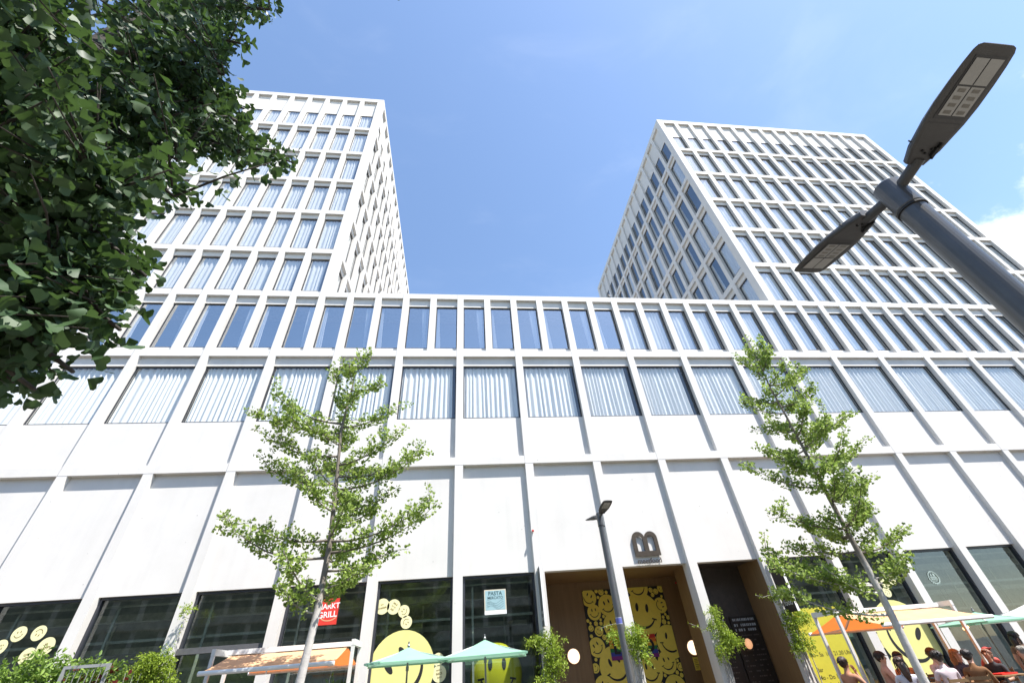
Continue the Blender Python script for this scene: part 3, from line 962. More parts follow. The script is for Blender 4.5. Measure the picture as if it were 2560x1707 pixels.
young_ginkgo('slim bushy ginkgo tree in front of the smiling window by the white awning', 9.25, TY, 9.9,
             [(0, 9.20), (2.45, 9.24), (4.8, 9.27), (7.4, 9.23), (9.9, 9.34)],
             [(8.80, 9.0, 0), (8.17, 7.5, .1), (7.70, 6.08, -.2), (7.62, 5.65, .2), (7.60, 4.52, 0), (7.12, 3.70, .3), (6.90, 3.35, 0), (7.05, 2.85, .2), (7.9, 3.2, -.3),
              (10.70, 8.62, 0), (11.32, 7.12, .1), (10.85, 6.05, -.2), (10.78, 5.25, .2), (10.15, 4.5, 0), (10.05, 3.9, .3), (10.42, 3.2, 0), (10.45, 7.8, -.3), (8.6, 6.8, .3), (8.4, 4.2, -.4), (10.3, 6.6, .4), (9.9, 3.2, -.4)],
             23, .1, 34, 3.2, 1.3)

# ---- the big tree overhead, left of the camera
LIMBS = """-290 -1410 480 -253 -1396 508 -216 -1382 519 -179 -1369 524 -142 -1355 522
-290 -1410 470 -255 -1402 490 -220 -1395 495 -185 -1387 492 -150 -1380 483
-290 -1410 540 -257 -1408 549 -225 -1407 542 -192 -1405 528 -160 -1403 509
-290 -1410 530 -256 -1410 534 -221 -1410 521 -187 -1410 502 -152 -1410 476
-290 -1410 600 -256 -1418 597 -221 -1425 578 -187 -1433 553 -152 -1441 521
-290 -1410 660 -252 -1421 649 -214 -1432 623 -175 -1443 589 -137 -1454 550
-290 -1410 450 -254 -1412 448 -218 -1414 430 -182 -1416 404 -146 -1418 373
-290 -1410 400 -251 -1412 395 -212 -1415 374 -172 -1417 347 -133 -1419 313
-290 -1410 420 -255 -1413 418 -220 -1416 400 -185 -1419 375 -150 -1422 344
-290 -1410 360 -250 -1412 358 -211 -1414 340 -171 -1415 315 -131 -1417 285
-290 -1410 340 -255 -1409 345 -220 -1409 334 -185 -1408 316 -150 -1407 292
-290 -1410 320 -252 -1412 324 -214 -1413 311 -176 -1415 292 -138 -1416 266
-290 -1410 300 -254 -1412 307 -217 -1413 297 -181 -1415 281 -145 -1417 258
-290 -1410 300 -259 -1410 309 -227 -1409 302 -196 -1409 288 -165 -1409 267
-290 -1410 380 -253 -1411 379 -216 -1412 362 -180 -1413 338 -143 -1415 308
-290 -1410 340 -257 -1412 344 -224 -1413 333 -191 -1415 314 -159 -1417 290
-290 -1410 470 -257 -1412 472 -225 -1414 457 -192 -1416 436 -159 -1418 408
-290 -1410 560 -257 -1415 560 -224 -1420 544 -190 -1425 521 -157 -1431 493
-290 -1410 500 -262 -1414 502 -234 -1417 488 -205 -1421 467 -177 -1424 440
-290 -1410 440 -255 -1417 431 -220 -1424 407 -185 -1431 375 -151 -1439 337
-290 -1410 390 -257 -1416 387 -224 -1421 367 -191 -1427 341 -158 -1432 309
-290 -1410 728 -264 -1477 765 -238 -1543 790 -212 -1610 808
-290 -1410 451 -372 -1417 488 -455 -1425 513 -537 -1432 531
-290 -1410 324 -345 -1377 361 -400 -1344 385 -455 -1311 404
-290 -1410 424 -336 -1471 461 -382 -1531 486 -429 -1592 504
-290 -1410 816 -346 -1388 853 -402 -1365 878 -458 -1343 896
-290 -1410 747 -231 -1451 784 -172 -1492 809 -112 -1533 827
-290 -1410 561 -358 -1360 598 -425 -1310 623 -493 -1260 641
-290 -1410 332 -320 -1465 369 -350 -1521 394 -379 -1576 412
-290 -1410 444 -367 -1436 481 -444 -1462 505 -521 -1488 524
-290 -1410 334 -241 -1453 371 -192 -1495 395 -143 -1538 414
-290 -1410 761 -321 -1470 798 -352 -1530 822 -383 -1590 841
-290 -1410 310 -247 -1451 346 -203 -1493 371 -160 -1534 390
-290 -1410 301 -306 -1464 337 -322 -1517 362 -338 -1571 381
-290 -1410 531 -376 -1412 568 -463 -1413 593 -549 -1415 611
-290 -1410 468 -261 -1483 504 -232 -1555 529 -203 -1628 548
-290 -1410 723 -363 -1387 760 -436 -1365 785 -510 -1342 803
-290 -1410 569 -263 -1486 605 -237 -1562 630 -210 -1638 649
-290 -1410 425 -370 -1413 462 -451 -1416 487 -531 -1419 505"""
TWIGS = """-255 -1397 508 -231 -1402 509
-255 -1397 508 -247 -1376 518
-243 -1392 511 -202 -1380 524
-243 -1392 511 -218 -1392 515
-231 -1388 515 -201 -1386 521
-231 -1388 515 -214 -1376 516
-219 -1383 516 -204 -1375 522
-219 -1383 516 -211 -1368 508
-207 -1379 518 -202 -1386 532
-207 -1379 518 -194 -1383 511
-195 -1374 519 -174 -1379 511
-195 -1374 519 -172 -1380 520
-183 -1370 519 -166 -1368 523
-183 -1370 519 -153 -1369 511
-170 -1365 518 -173 -1361 519
-170 -1365 518 -152 -1364 518
-158 -1361 518 -149 -1360 524
-258 -1403 490 -236 -1415 509
-258 -1403 490 -237 -1409 501
-247 -1401 492 -229 -1403 487
-247 -1401 492 -239 -1396 504
-236 -1398 493 -221 -1390 513
-236 -1398 493 -230 -1392 491
-224 -1396 492 -217 -1402 493
-224 -1396 492 -202 -1397 494
-213 -1393 491 -188 -1387 501
-213 -1393 491 -191 -1385 511
-201 -1391 490 -178 -1386 499
-201 -1391 490 -193 -1391 500
-179 -1386 484 -179 -1386 481
-167 -1384 482 -134 -1388 481
-167 -1384 482 -152 -1384 474
-262 -1409 551 -242 -1397 553
-262 -1409 551 -254 -1419 548
-251 -1408 548 -241 -1413 527
-251 -1408 548 -214 -1398 534
-241 -1407 546 -214 -1393 518
-241 -1407 546 -229 -1410 548
-230 -1407 541 -214 -1408 537
-230 -1407 541 -194 -1384 532
-220 -1406 537 -211 -1378 523
-220 -1406 537 -208 -1405 537
-209 -1406 532 -181 -1401 519
-209 -1406 532 -186 -1402 547
-198 -1405 526 -181 -1418 511
-198 -1405 526 -166 -1410 500
-188 -1405 519 -176 -1404 527
-188 -1405 519 -180 -1397 523
-259 -1410 535 -230 -1411 528
-259 -1410 535 -250 -1410 528
-247 -1410 531 -203 -1412 537
-247 -1410 531 -217 -1412 536
-236 -1410 527 -241 -1409 529
-236 -1410 527 -243 -1422 531
-225 -1410 520 -211 -1421 510
-225 -1410 520 -214 -1403 518
-214 -1410 514 -200 -1417 507
-214 -1410 514 -184 -1406 514
-203 -1410 508 -187 -1423 494
-203 -1410 508 -179 -1409 492
-192 -1410 499 -191 -1409 489
-192 -1410 499 -178 -1413 496
-180 -1410 491 -161 -1400 494
-180 -1410 491 -150 -1402 481
-169 -1410 483 -153 -1405 473
-169 -1410 483 -147 -1398 468
-257 -1417 599 -259 -1409 590
-257 -1417 599 -235 -1434 607
-246 -1420 592 -223 -1425 580
-246 -1420 592 -229 -1425 581
-235 -1422 586 -231 -1413 577
-235 -1422 586 -219 -1425 554
-223 -1425 578 -203 -1432 566
-223 -1425 578 -207 -1438 577
-212 -1427 569 -204 -1440 552
-212 -1427 569 -195 -1423 555
-201 -1430 561 -201 -1423 541
-201 -1430 561 -174 -1434 545
-190 -1432 550 -181 -1431 551
-190 -1432 550 -177 -1426 562
-179 -1435 540 -165 -1450 521
-179 -1435 540 -177 -1445 524
-168 -1437 530 -165 -1435 495
-251 -1421 649 -231 -1421 657
-251 -1421 649 -231 -1425 627
-238 -1425 640 -225 -1436 623
-238 -1425 640 -231 -1429 627
-226 -1428 631 -203 -1446 620
-226 -1428 631 -193 -1432 633
-213 -1432 621 -213 -1439 607
-201 -1436 610 -202 -1444 587
-201 -1436 610 -203 -1438 599
-189 -1439 599 -181 -1453 583
-189 -1439 599 -178 -1447 588
-176 -1443 586 -166 -1443 581
-176 -1443 586 -158 -1453 569
-164 -1446 573 -145 -1452 562
-164 -1446 573 -174 -1477 566
-256 -1412 449 -231 -1419 446
-256 -1412 449 -238 -1410 449
-244 -1413 443 -233 -1417 426
-244 -1413 443 -232 -1397 431
-232 -1413 437 -204 -1406 436
-232 -1413 437 -208 -1424 432
-220 -1414 429 -189 -1422 420
-220 -1414 429 -212 -1412 409
-209 -1415 420 -177 -1419 397
-209 -1415 420 -175 -1406 417
-197 -1415 412 -176 -1420 401
-197 -1415 412 -174 -1407 413
-185 -1416 402 -167 -1421 392
-174 -1416 392 -163 -1405 391
-174 -1416 392 -151 -1431 380
-251 -1412 396 -247 -1413 400
-251 -1412 396 -251 -1410 394
-238 -1413 389 -229 -1406 377
-238 -1413 389 -210 -1409 382
-225 -1414 382 -190 -1406 386
-225 -1414 382 -222 -1421 381
-213 -1414 373 -188 -1416 372
-213 -1414 373 -208 -1413 353
-200 -1415 364 -181 -1421 349
-200 -1415 364 -184 -1398 345
-187 -1416 355 -177 -1406 342
-174 -1417 344 -155 -1400 341
-174 -1417 344 -154 -1415 319
-162 -1417 333 -155 -1403 332
-162 -1417 333 -141 -1412 318
-149 -1418 322 -140 -1421 317
-257 -1413 419 -244 -1408 415
-257 -1413 419 -237 -1401 396
-245 -1414 414 -245 -1409 414
-245 -1414 414 -209 -1408 413
-234 -1415 407 -227 -1409 406
-234 -1415 407 -229 -1425 398
-223 -1416 399 -204 -1447 391
-223 -1416 399 -204 -1419 393
-211 -1417 391 -191 -1428 387
-211 -1417 391 -198 -1427 385
-200 -1418 383 -169 -1434 358
-200 -1418 383 -200 -1399 372
-188 -1419 373 -173 -1428 355
-188 -1419 373 -193 -1418 367
-177 -1420 363 -181 -1431 347
-177 -1420 363 -161 -1418 365
-166 -1421 353 -161 -1427 356
-251 -1412 359 -232 -1412 331
-251 -1412 359 -253 -1405 354
-238 -1412 353 -225 -1417 328
-238 -1412 353 -218 -1403 362
-225 -1413 347 -208 -1416 328
-225 -1413 347 -196 -1397 333
-212 -1414 339 -193 -1413 325
-212 -1414 339 -221 -1418 337
-199 -1414 331 -197 -1423 290
-199 -1414 331 -170 -1410 323
-186 -1415 322 -173 -1422 314
-186 -1415 322 -173 -1418 314
-173 -1415 312 -155 -1422 293
-258 -1409 346 -242 -1408 338
-258 -1409 346 -233 -1421 343
-247 -1409 343 -218 -1412 357
-247 -1409 343 -237 -1407 332
-235 -1409 339 -224 -1420 327
-235 -1409 339 -219 -1417 342
-224 -1409 333 -192 -1424 335
-224 -1409 333 -205 -1406 352
-212 -1409 327 -183 -1405 323
-212 -1409 327 -217 -1400 314
-201 -1408 321 -182 -1407 325
-201 -1408 321 -164 -1398 328
-190 -1408 313 -175 -1403 315
-178 -1408 305 -174 -1391 321
-178 -1408 305 -168 -1414 331
-167 -1408 298 -149 -1427 286
-254 -1412 325 -224 -1405 315
-254 -1412 325 -253 -1408 308
-241 -1412 321 -225 -1395 320
-241 -1412 321 -224 -1412 322
-229 -1413 316 -203 -1426 312
-229 -1413 316 -195 -1406 303
-217 -1413 310 -206 -1434 296
-217 -1413 310 -183 -1414 295
-204 -1414 304 -193 -1415 297
-204 -1414 304 -191 -1422 304
-192 -1414 297 -159 -1421 286
-192 -1414 297 -163 -1429 285
-179 -1415 289 -166 -1414 280
-179 -1415 289 -171 -1412 271
-167 -1415 281 -167 -1436 282
-167 -1415 281 -167 -1411 281
-256 -1412 308 -227 -1421 321
-256 -1412 308 -234 -1417 307
-245 -1412 305 -215 -1427 290
-245 -1412 305 -238 -1411 304
-233 -1413 301 -215 -1421 291
-233 -1413 301 -204 -1402 298
-221 -1413 296 -217 -1408 294
-221 -1413 296 -201 -1397 299
-209 -1414 290 -202 -1424 299
-209 -1414 290 -190 -1406 284
-198 -1414 285 -190 -1412 296
-198 -1414 285 -176 -1426 278
-186 -1415 278 -173 -1413 284
-186 -1415 278 -148 -1412 269
-174 -1415 270 -155 -1415 262
-264 -1410 311 -240 -1408 299
-264 -1410 311 -249 -1400 300
-253 -1410 308 -228 -1430 307
-253 -1410 308 -227 -1405 304
-243 -1410 306 -215 -1417 292
-243 -1410 306 -224 -1397 306
-233 -1409 301 -217 -1405 302
-233 -1409 301 -227 -1437 287
-223 -1409 296 -220 -1414 281
-223 -1409 296 -213 -1404 294
-213 -1409 292 -195 -1392 283
-213 -1409 292 -198 -1395 277
-203 -1409 285 -201 -1395 285
-203 -1409 285 -178 -1402 291
-192 -1409 279 -179 -1409 264
-192 -1409 279 -172 -1405 271
-255 -1411 380 -245 -1398 380
-255 -1411 380 -238 -1414 376
-243 -1411 374 -216 -1402 391
-243 -1411 374 -229 -1404 364
-231 -1412 369 -205 -1409 356
-231 -1412 369 -226 -1418 365
-219 -1412 361 -186 -1403 342
-219 -1412 361 -206 -1411 353
-207 -1413 353 -189 -1404 348
-207 -1413 353 -197 -1431 342
-195 -1413 345 -195 -1414 341
-195 -1413 345 -192 -1415 334
-183 -1413 335 -163 -1410 325
-171 -1414 325 -159 -1409 324
-171 -1414 325 -151 -1425 314
-159 -1414 316 -159 -1430 301
-159 -1414 316 -154 -1419 332
-261 -1411 346 -240 -1422 317
-261 -1411 346 -253 -1428 317
-250 -1412 342 -227 -1419 339
-250 -1412 342 -204 -1411 336
-239 -1413 338 -220 -1417 322
-239 -1413 338 -226 -1403 328
-229 -1413 332 -227 -1428 314
-229 -1413 332 -213 -1410 330
-218 -1414 326 -190 -1418 327
-218 -1414 326 -199 -1408 301
-207 -1414 320 -179 -1431 302
-207 -1414 320 -183 -1419 331
-197 -1415 312 -179 -1426 307
-197 -1415 312 -184 -1400 322
-186 -1415 304 -162 -1420 298
-186 -1415 304 -159 -1424 290
-175 -1416 296 -161 -1436 301
-261 -1412 473 -246 -1427 454
-261 -1412 473 -253 -1396 473
-250 -1412 469 -247 -1395 474
-250 -1412 469 -244 -1440 471
-239 -1413 464 -229 -1415 451
-239 -1413 464 -210 -1399 464
-229 -1414 457 -214 -1412 455
-229 -1414 457 -228 -1402 446
-218 -1414 450 -199 -1414 451
-218 -1414 450 -191 -1393 439
-207 -1415 443 -200 -1414 429
-207 -1415 443 -182 -1424 437
-197 -1415 434 -171 -1406 428
-186 -1416 425 -166 -1415 415
-186 -1416 425 -176 -1416 421
-176 -1417 416 -165 -1425 417
-259 -1415 562 -250 -1415 559
-259 -1415 562 -233 -1412 569
-249 -1416 557 -237 -1412 542
-249 -1416 557 -230 -1417 540
-238 -1418 551 -247 -1411 547
-238 -1418 551 -220 -1427 540
-227 -1420 544 -206 -1422 548
-227 -1420 544 -209 -1430 542
-216 -1421 536 -206 -1421 511
-216 -1421 536 -203 -1418 522
-205 -1423 529 -189 -1419 522
-205 -1423 529 -171 -1428 519
-195 -1425 519 -180 -1447 496
-195 -1425 519 -173 -1430 525
-184 -1426 510 -168 -1430 512
-184 -1426 510 -165 -1413 492
-266 -1413 505 -256 -1405 497
-266 -1413 505 -240 -1401 499
-257 -1414 500 -250 -1418 500
-257 -1414 500 -243 -1404 493
-248 -1415 495 -230 -1423 487
-248 -1415 495 -220 -1420 485
-239 -1416 489 -230 -1410 466
-239 -1416 489 -229 -1409 495
-230 -1418 482 -215 -1409 454
-230 -1418 482 -206 -1416 462
-221 -1419 475 -222 -1425 470
-221 -1419 475 -200 -1419 475
-211 -1420 466 -188 -1435 454
-211 -1420 466 -200 -1411 453
-202 -1421 457 -176 -1422 473
-202 -1421 457 -186 -1422 448
-193 -1422 448 -175 -1399 436
-193 -1422 448 -185 -1426 447
-256 -1417 432 -251 -1412 430
-256 -1417 432 -242 -1422 414
-244 -1419 424 -232 -1430 426
-244 -1419 424 -213 -1425 414
-233 -1422 416 -237 -1430 409
-233 -1422 416 -215 -1423 414
-222 -1424 405 -206 -1431 411
-222 -1424 405 -226 -1438 388
-210 -1426 395 -203 -1437 383
-210 -1426 395 -203 -1430 391
-199 -1429 385 -184 -1430 365
-199 -1429 385 -196 -1434 384
-188 -1431 372 -169 -1423 372
-188 -1431 372 -162 -1442 374
-176 -1433 360 -159 -1437 351
-165 -1436 348 -167 -1441 337
-165 -1436 348 -141 -1445 339
-259 -1415 388 -226 -1423 387
-259 -1415 388 -249 -1419 384
-248 -1417 382 -224 -1424 363
-248 -1417 382 -218 -1418 381
-238 -1419 375 -213 -1414 364
-238 -1419 375 -224 -1437 368
-227 -1421 367 -216 -1423 376
-227 -1421 367 -205 -1423 344
-216 -1423 358 -194 -1410 341
-216 -1423 358 -197 -1430 348
-206 -1424 350 -194 -1443 335
-206 -1424 350 -206 -1413 351
-195 -1426 339 -179 -1426 330
-195 -1426 339 -178 -1427 328
-184 -1428 329 -171 -1444 310
-184 -1428 329 -175 -1428 316
-174 -1430 318 -140 -1434 305
-174 -1430 318 -154 -1422 327
-150 -1443 338 -141 -1492 345
-278 -1412 437 -277 -1402 442
-214 -1416 396 -209 -1402 402
-282 -1342 427 -277 -1292 429
-156 -1437 344 -147 -1460 362
-282 -1403 655 -276 -1356 638
-334 -1328 386 -306 -1290 403
-218 -1414 378 -214 -1386 383
-263 -1366 382 -261 -1316 385
-195 -1414 302 -195 -1395 304
-206 -1415 421 -212 -1407 417
-167 -1414 328 -168 -1392 327
-208 -1408 328 -208 -1389 329
-290 -1410 660 -289 -1390 644
-215 -1427 574 -227 -1451 565
-214 -1416 396 -209 -1371 394
-333 -1411 550 -340 -1393 531
-284 -1410 450 -283 -1381 458
-230 -1410 435 -233 -1362 423
-266 -1470 498 -275 -1458 522
-329 -1351 366 -304 -1309 374
-254 -1402 447 -251 -1353 442
-322 -1360 586 -291 -1321 586
-296 -1321 454 -299 -1272 456
-267 -1415 598 -255 -1372 613
-192 -1495 395 -169 -1465 420
-253 -1396 508 -262 -1380 517
-231 -1413 385 -227 -1379 392
-238 -1403 338 -242 -1354 329
-230 -1413 436 -225 -1369 444
-273 -1371 505 -295 -1327 509
-246 -1388 378 -245 -1338 382
-232 -1422 415 -238 -1428 413
-164 -1438 532 -158 -1447 542
-272 -1403 494 -287 -1371 498
-155 -1414 318 -156 -1411 317
-202 -1408 325 -195 -1372 340
-156 -1437 344 -139 -1448 357
-158 -1433 492 -176 -1475 473
-177 -1424 440 -182 -1457 428
-230 -1413 436 -227 -1375 432
-357 -1372 761 -339 -1325 763
-216 -1474 383 -203 -1456 393
-194 -1415 413 -191 -1400 418
-360 -1382 763 -335 -1344 782
-322 -1379 467 -328 -1330 471
-266 -1411 449 -267 -1391 458
-352 -1321 402 -323 -1288 425
-151 -1439 337 -134 -1448 343
-281 -1435 581 -277 -1450 562
-329 -1330 620 -298 -1299 644
-177 -1424 440 -186 -1460 420
-197 -1426 345 -197 -1434 342
-159 -1418 408 -141 -1435 428
-218 -1414 430 -220 -1416 430
-152 -1410 476 -156 -1420 458
-164 -1417 389 -165 -1403 386
-157 -1431 493 -155 -1448 491
-192 -1495 395 -192 -1485 413
-158 -1432 309 -147 -1446 310
-267 -1357 468 -267 -1309 453
-151 -1439 337 -132 -1441 337
-254 -1407 597 -244 -1358 598
-210 -1411 358 -205 -1361 359
-356 -1356 594 -340 -1320 563
-246 -1417 555 -246 -1451 566
-246 -1363 338 -249 -1313 335
-150 -1441 338 -148 -1491 342
-187 -1423 449 -198 -1458 442
-167 -1516 405 -139 -1476 417
-351 -1341 401 -324 -1316 435
-281 -1333 441 -275 -1283 441
-224 -1414 433 -231 -1372 420
-323 -1362 354 -296 -1320 354
-192 -1416 361 -192 -1426 365
-184 -1503 398 -186 -1492 418
-330 -1391 475 -329 -1342 486
-401 -1415 597 -391 -1421 646
-319 -1411 544 -324 -1419 520
-348 -1329 615 -316 -1296 634
-316 -1394 438 -313 -1345 441
-204 -1410 511 -208 -1420 507
-400 -1411 600 -388 -1408 649
-272 -1403 494 -273 -1362 479
-284 -1393 380 -284 -1343 381
-231 -1397 493 -232 -1402 506
-187 -1423 449 -182 -1470 461
-208 -1360 550 -223 -1338 592
-138 -1417 290 -138 -1435 287
-175 -1510 402 -147 -1481 409
-350 -1386 754 -344 -1336 750
-273 -1414 599 -265 -1377 587
-192 -1495 395 -165 -1470 395
-219 -1414 454 -218 -1394 455
-244 -1397 339 -249 -1349 329
-334 -1374 584 -318 -1341 550
-159 -1418 408 -152 -1442 409
-179 -1386 490 -185 -1389 472
-292 -1391 485 -313 -1346 485
-259 -1411 379 -256 -1395 388
-279 -1410 531 -281 -1453 535
-226 -1391 371 -221 -1342 379
-253 -1400 419 -244 -1351 422
-346 -1368 592 -344 -1375 607
-345 -1353 622 -323 -1340 664
-177 -1424 440 -186 -1462 435
-171 -1415 315 -170 -1409 314
-294 -1322 473 -303 -1273 464
-165 -1403 512 -168 -1388 508
-189 -1507 377 -167 -1486 354
-155 -1439 487 -144 -1480 460
-290 -1410 761 -268 -1401 782
-370 -1397 495 -365 -1350 511
-199 -1415 365 -198 -1409 367
-337 -1320 371 -312 -1276 373
-301 -1402 567 -294 -1383 560
-181 -1513 379 -150 -1495 344
-258 -1419 651 -266 -1433 643
-214 -1432 623 -202 -1408 626
-369 -1352 602 -343 -1318 616
-226 -1423 411 -227 -1445 414
-218 -1414 430 -211 -1378 435
-351 -1391 754 -361 -1385 722
-196 -1425 525 -197 -1451 528
-175 -1409 274 -178 -1408 275
-290 -1410 660 -284 -1373 656
-152 -1410 476 -153 -1393 461
-215 -1419 474 -220 -1445 473
-224 -1414 433 -231 -1396 422
-286 -1423 575 -316 -1430 575
-261 -1483 504 -226 -1465 500
-200 -1488 391 -183 -1464 383
-201 -1421 463 -188 -1408 475
-307 -1381 346 -276 -1343 359
-185 -1426 517 -190 -1428 514
-192 -1495 395 -199 -1489 419
-151 -1439 337 -136 -1486 337
-177 -1424 440 -151 -1430 452
-151 -1439 337 -134 -1483 329
-159 -1418 408 -147 -1443 404
-363 -1387 760 -356 -1343 737
-158 -1433 491 -167 -1475 466
-284 -1341 418 -280 -1291 417
-231 -1397 493 -234 -1408 507
-299 -1401 661 -333 -1364 663
-151 -1439 337 -135 -1455 323
-186 -1428 336 -192 -1433 326
-226 -1415 403 -220 -1391 404
-291 -1355 718 -281 -1308 706
-288 -1369 482 -302 -1322 474
-292 -1366 337 -269 -1322 337
-277 -1448 587 -278 -1456 557
-206 -1409 292 -207 -1377 292
-272 -1461 593 -268 -1451 593
-328 -1326 566 -312 -1286 541
-180 -1416 306 -182 -1414 309
-182 -1513 380 -146 -1482 375
-241 -1405 372 -243 -1356 363
-245 -1373 400 -238 -1324 405
-175 -1520 384 -147 -1500 368
-164 -1431 314 -168 -1449 310
-290 -1410 747 -281 -1407 748
-335 -1377 586 -322 -1358 585
-253 -1411 379 -252 -1406 386
-321 -1349 462 -325 -1299 460
-265 -1406 379 -263 -1356 374
-319 -1411 544 -325 -1396 517
-180 -1433 369 -180 -1429 371
-284 -1412 658 -272 -1387 676
-251 -1361 422 -248 -1311 426
-235 -1412 370 -228 -1362 376
-214 -1394 494 -215 -1396 471
-230 -1409 385 -222 -1360 392
-290 -1410 660 -286 -1375 641
-218 -1421 540 -230 -1447 534
-138 -1417 290 -143 -1440 289
-151 -1439 337 -155 -1474 326
-156 -1439 488 -152 -1481 461
-168 -1435 356 -159 -1461 365
-150 -1422 344 -154 -1422 338
-207 -1434 617 -189 -1435 639
-265 -1417 653 -266 -1419 655
-324 -1344 604 -292 -1309 622
-324 -1385 580 -310 -1353 551
-268 -1355 426 -264 -1306 432
-151 -1439 337 -157 -1453 328
-348 -1323 597 -319 -1283 589
-202 -1425 350 -204 -1420 343
-196 -1422 458 -188 -1426 467
-216 -1382 519 -229 -1353 527
-156 -1448 570 -169 -1457 560
-175 -1510 402 -169 -1488 417
-231 -1397 493 -231 -1375 470
-290 -1410 500 -304 -1399 501
-290 -1410 480 -296 -1379 475
-175 -1520 384 -141 -1495 360
-355 -1341 384 -325 -1306 404
-276 -1387 664 -261 -1340 674
-318 -1399 835 -328 -1386 809
-290 -1409 660 -296 -1360 656
-278 -1407 477 -282 -1368 471
-286 -1357 505 -307 -1312 512
-213 -1360 540 -230 -1328 574
-317 -1399 438 -320 -1349 438
-169 -1415 273 -170 -1421 277
-266 -1411 449 -265 -1366 435
-179 -1386 490 -179 -1386 498
-146 -1418 373 -104 -1425 398
-151 -1439 337 -122 -1452 335
-324 -1385 580 -320 -1373 566
-227 -1424 582 -226 -1410 574
-242 -1418 666 -217 -1409 709
-151 -1439 337 -143 -1437 346
-256 -1367 382 -253 -1317 386
-337 -1363 565 -342 -1336 524
-301 -1402 567 -301 -1385 549
-235 -1419 550 -240 -1420 542
-314 -1402 736 -332 -1399 709
-145 -1423 374 -133 -1471 384
-271 -1458 492 -263 -1454 498
-223 -1399 363 -225 -1349 359
-290 -1410 728 -269 -1371 729
-290 -1410 660 -285 -1387 662
-319 -1332 391 -289 -1299 413
-290 -1410 660 -316 -1412 688
-215 -1419 474 -216 -1444 474
-235 -1410 370 -233 -1360 373
-186 -1416 356 -174 -1383 362
-205 -1421 467 -197 -1455 480
-351 -1391 754 -342 -1354 733
-192 -1416 361 -185 -1394 369
-369 -1326 648 -344 -1315 690
-192 -1495 395 -190 -1486 413
-151 -1439 337 -113 -1456 335
-198 -1410 508 -196 -1421 507
-162 -1436 350 -147 -1472 369
-138 -1417 290 -141 -1441 291
-304 -1411 458 -301 -1361 461
-358 -1360 598 -366 -1369 604
-208 -1481 387 -207 -1458 412
-170 -1417 394 -175 -1423 391
-241 -1407 546 -243 -1408 538
-272 -1411 449 -272 -1419 449
-215 -1427 574 -234 -1454 561
-185 -1431 375 -187 -1430 373
-276 -1446 486 -248 -1453 458
-240 -1418 552 -237 -1438 563
-319 -1411 544 -326 -1428 543
-302 -1406 730 -301 -1392 710
-358 -1333 403 -329 -1306 435
-237 -1414 409 -231 -1383 417
-249 -1413 415 -249 -1419 419
-251 -1416 557 -242 -1402 571
-267 -1412 419 -268 -1390 411
-155 -1414 318 -150 -1402 323
-145 -1417 295 -149 -1415 290
-369 -1332 410 -342 -1311 447
-319 -1411 544 -328 -1400 535
-198 -1430 561 -196 -1410 560
-151 -1439 337 -137 -1480 328
-226 -1409 336 -226 -1393 334
-271 -1458 492 -273 -1449 526
-266 -1470 498 -241 -1449 512
-250 -1410 531 -253 -1428 523
-169 -1415 273 -167 -1411 277
-305 -1412 661 -355 -1419 665
-319 -1411 544 -319 -1398 556
-353 -1359 603 -319 -1352 639
-267 -1395 343 -270 -1345 344
-233 -1426 636 -229 -1384 618
-355 -1384 857 -359 -1371 844
-245 -1423 645 -252 -1420 628
-279 -1413 599 -271 -1381 627
-274 -1375 495 -289 -1327 490
-333 -1411 550 -325 -1439 558
-186 -1428 336 -187 -1443 337
-208 -1392 494 -216 -1371 459
-303 -1390 720 -304 -1347 695
-191 -1409 284 -189 -1399 284
-362 -1411 562 -343 -1421 599
-288 -1385 668 -286 -1337 682
-285 -1399 763 -264 -1355 770
-369 -1352 602 -383 -1392 622
-286 -1423 575 -282 -1422 574
-137 -1454 550 -130 -1465 534
-216 -1412 362 -212 -1410 367
-290 -1410 450 -300 -1380 450
-158 -1432 309 -142 -1466 311
-290 -1403 747 -287 -1353 746
-257 -1408 549 -265 -1373 564
-259 -1399 503 -266 -1404 512
-192 -1416 436 -192 -1401 440
-331 -1414 470 -326 -1388 494
-272 -1411 449 -270 -1387 450
-206 -1415 421 -206 -1395 419
-185 -1408 316 -177 -1392 328
-151 -1439 337 -160 -1459 323
-168 -1435 356 -150 -1469 374
-299 -1406 822 -322 -1397 793
-348 -1314 635 -318 -1286 663
-333 -1411 550 -332 -1411 564
-241 -1444 778 -214 -1418 769
-151 -1439 337 -161 -1468 326
-271 -1458 492 -241 -1465 465
-271 -1458 492 -292 -1457 514
-210 -1420 471 -201 -1402 475
-158 -1432 309 -146 -1431 302
-339 -1370 854 -322 -1323 856
-241 -1392 511 -243 -1385 501
-267 -1394 345 -268 -1344 352
-215 -1427 574 -213 -1435 577
-158 -1432 309 -153 -1443 306
-175 -1409 274 -169 -1395 283
-238 -1409 304 -235 -1365 315
-304 -1381 427 -306 -1332 419
-180 -1416 306 -182 -1430 307
-290 -1410 600 -336 -1427 612
-151 -1439 337 -147 -1450 328
-290 -1386 655 -290 -1338 643
-156 -1437 344 -157 -1465 345
-200 -1488 391 -197 -1471 401
-252 -1412 469 -255 -1388 462
-175 -1430 325 -177 -1450 330
-191 -1430 380 -199 -1433 369
-387 -1415 586 -373 -1425 633
-281 -1435 581 -279 -1435 582
-290 -1410 530 -291 -1381 527
-166 -1417 341 -166 -1423 343
-179 -1369 524 -173 -1378 524
-197 -1429 386 -189 -1442 403
-413 -1572 498 -400 -1582 515
-203 -1628 548 -241 -1637 545
-264 -1577 505 -299 -1601 479
-127 -1470 566 -106 -1502 598
-451 -1427 789 -462 -1476 792
-416 -1391 783 -424 -1438 798
-389 -1508 792 -430 -1496 766
-222 -1580 533 -221 -1592 484
-160 -1568 418 -184 -1611 424
-377 -1581 414 -357 -1623 432
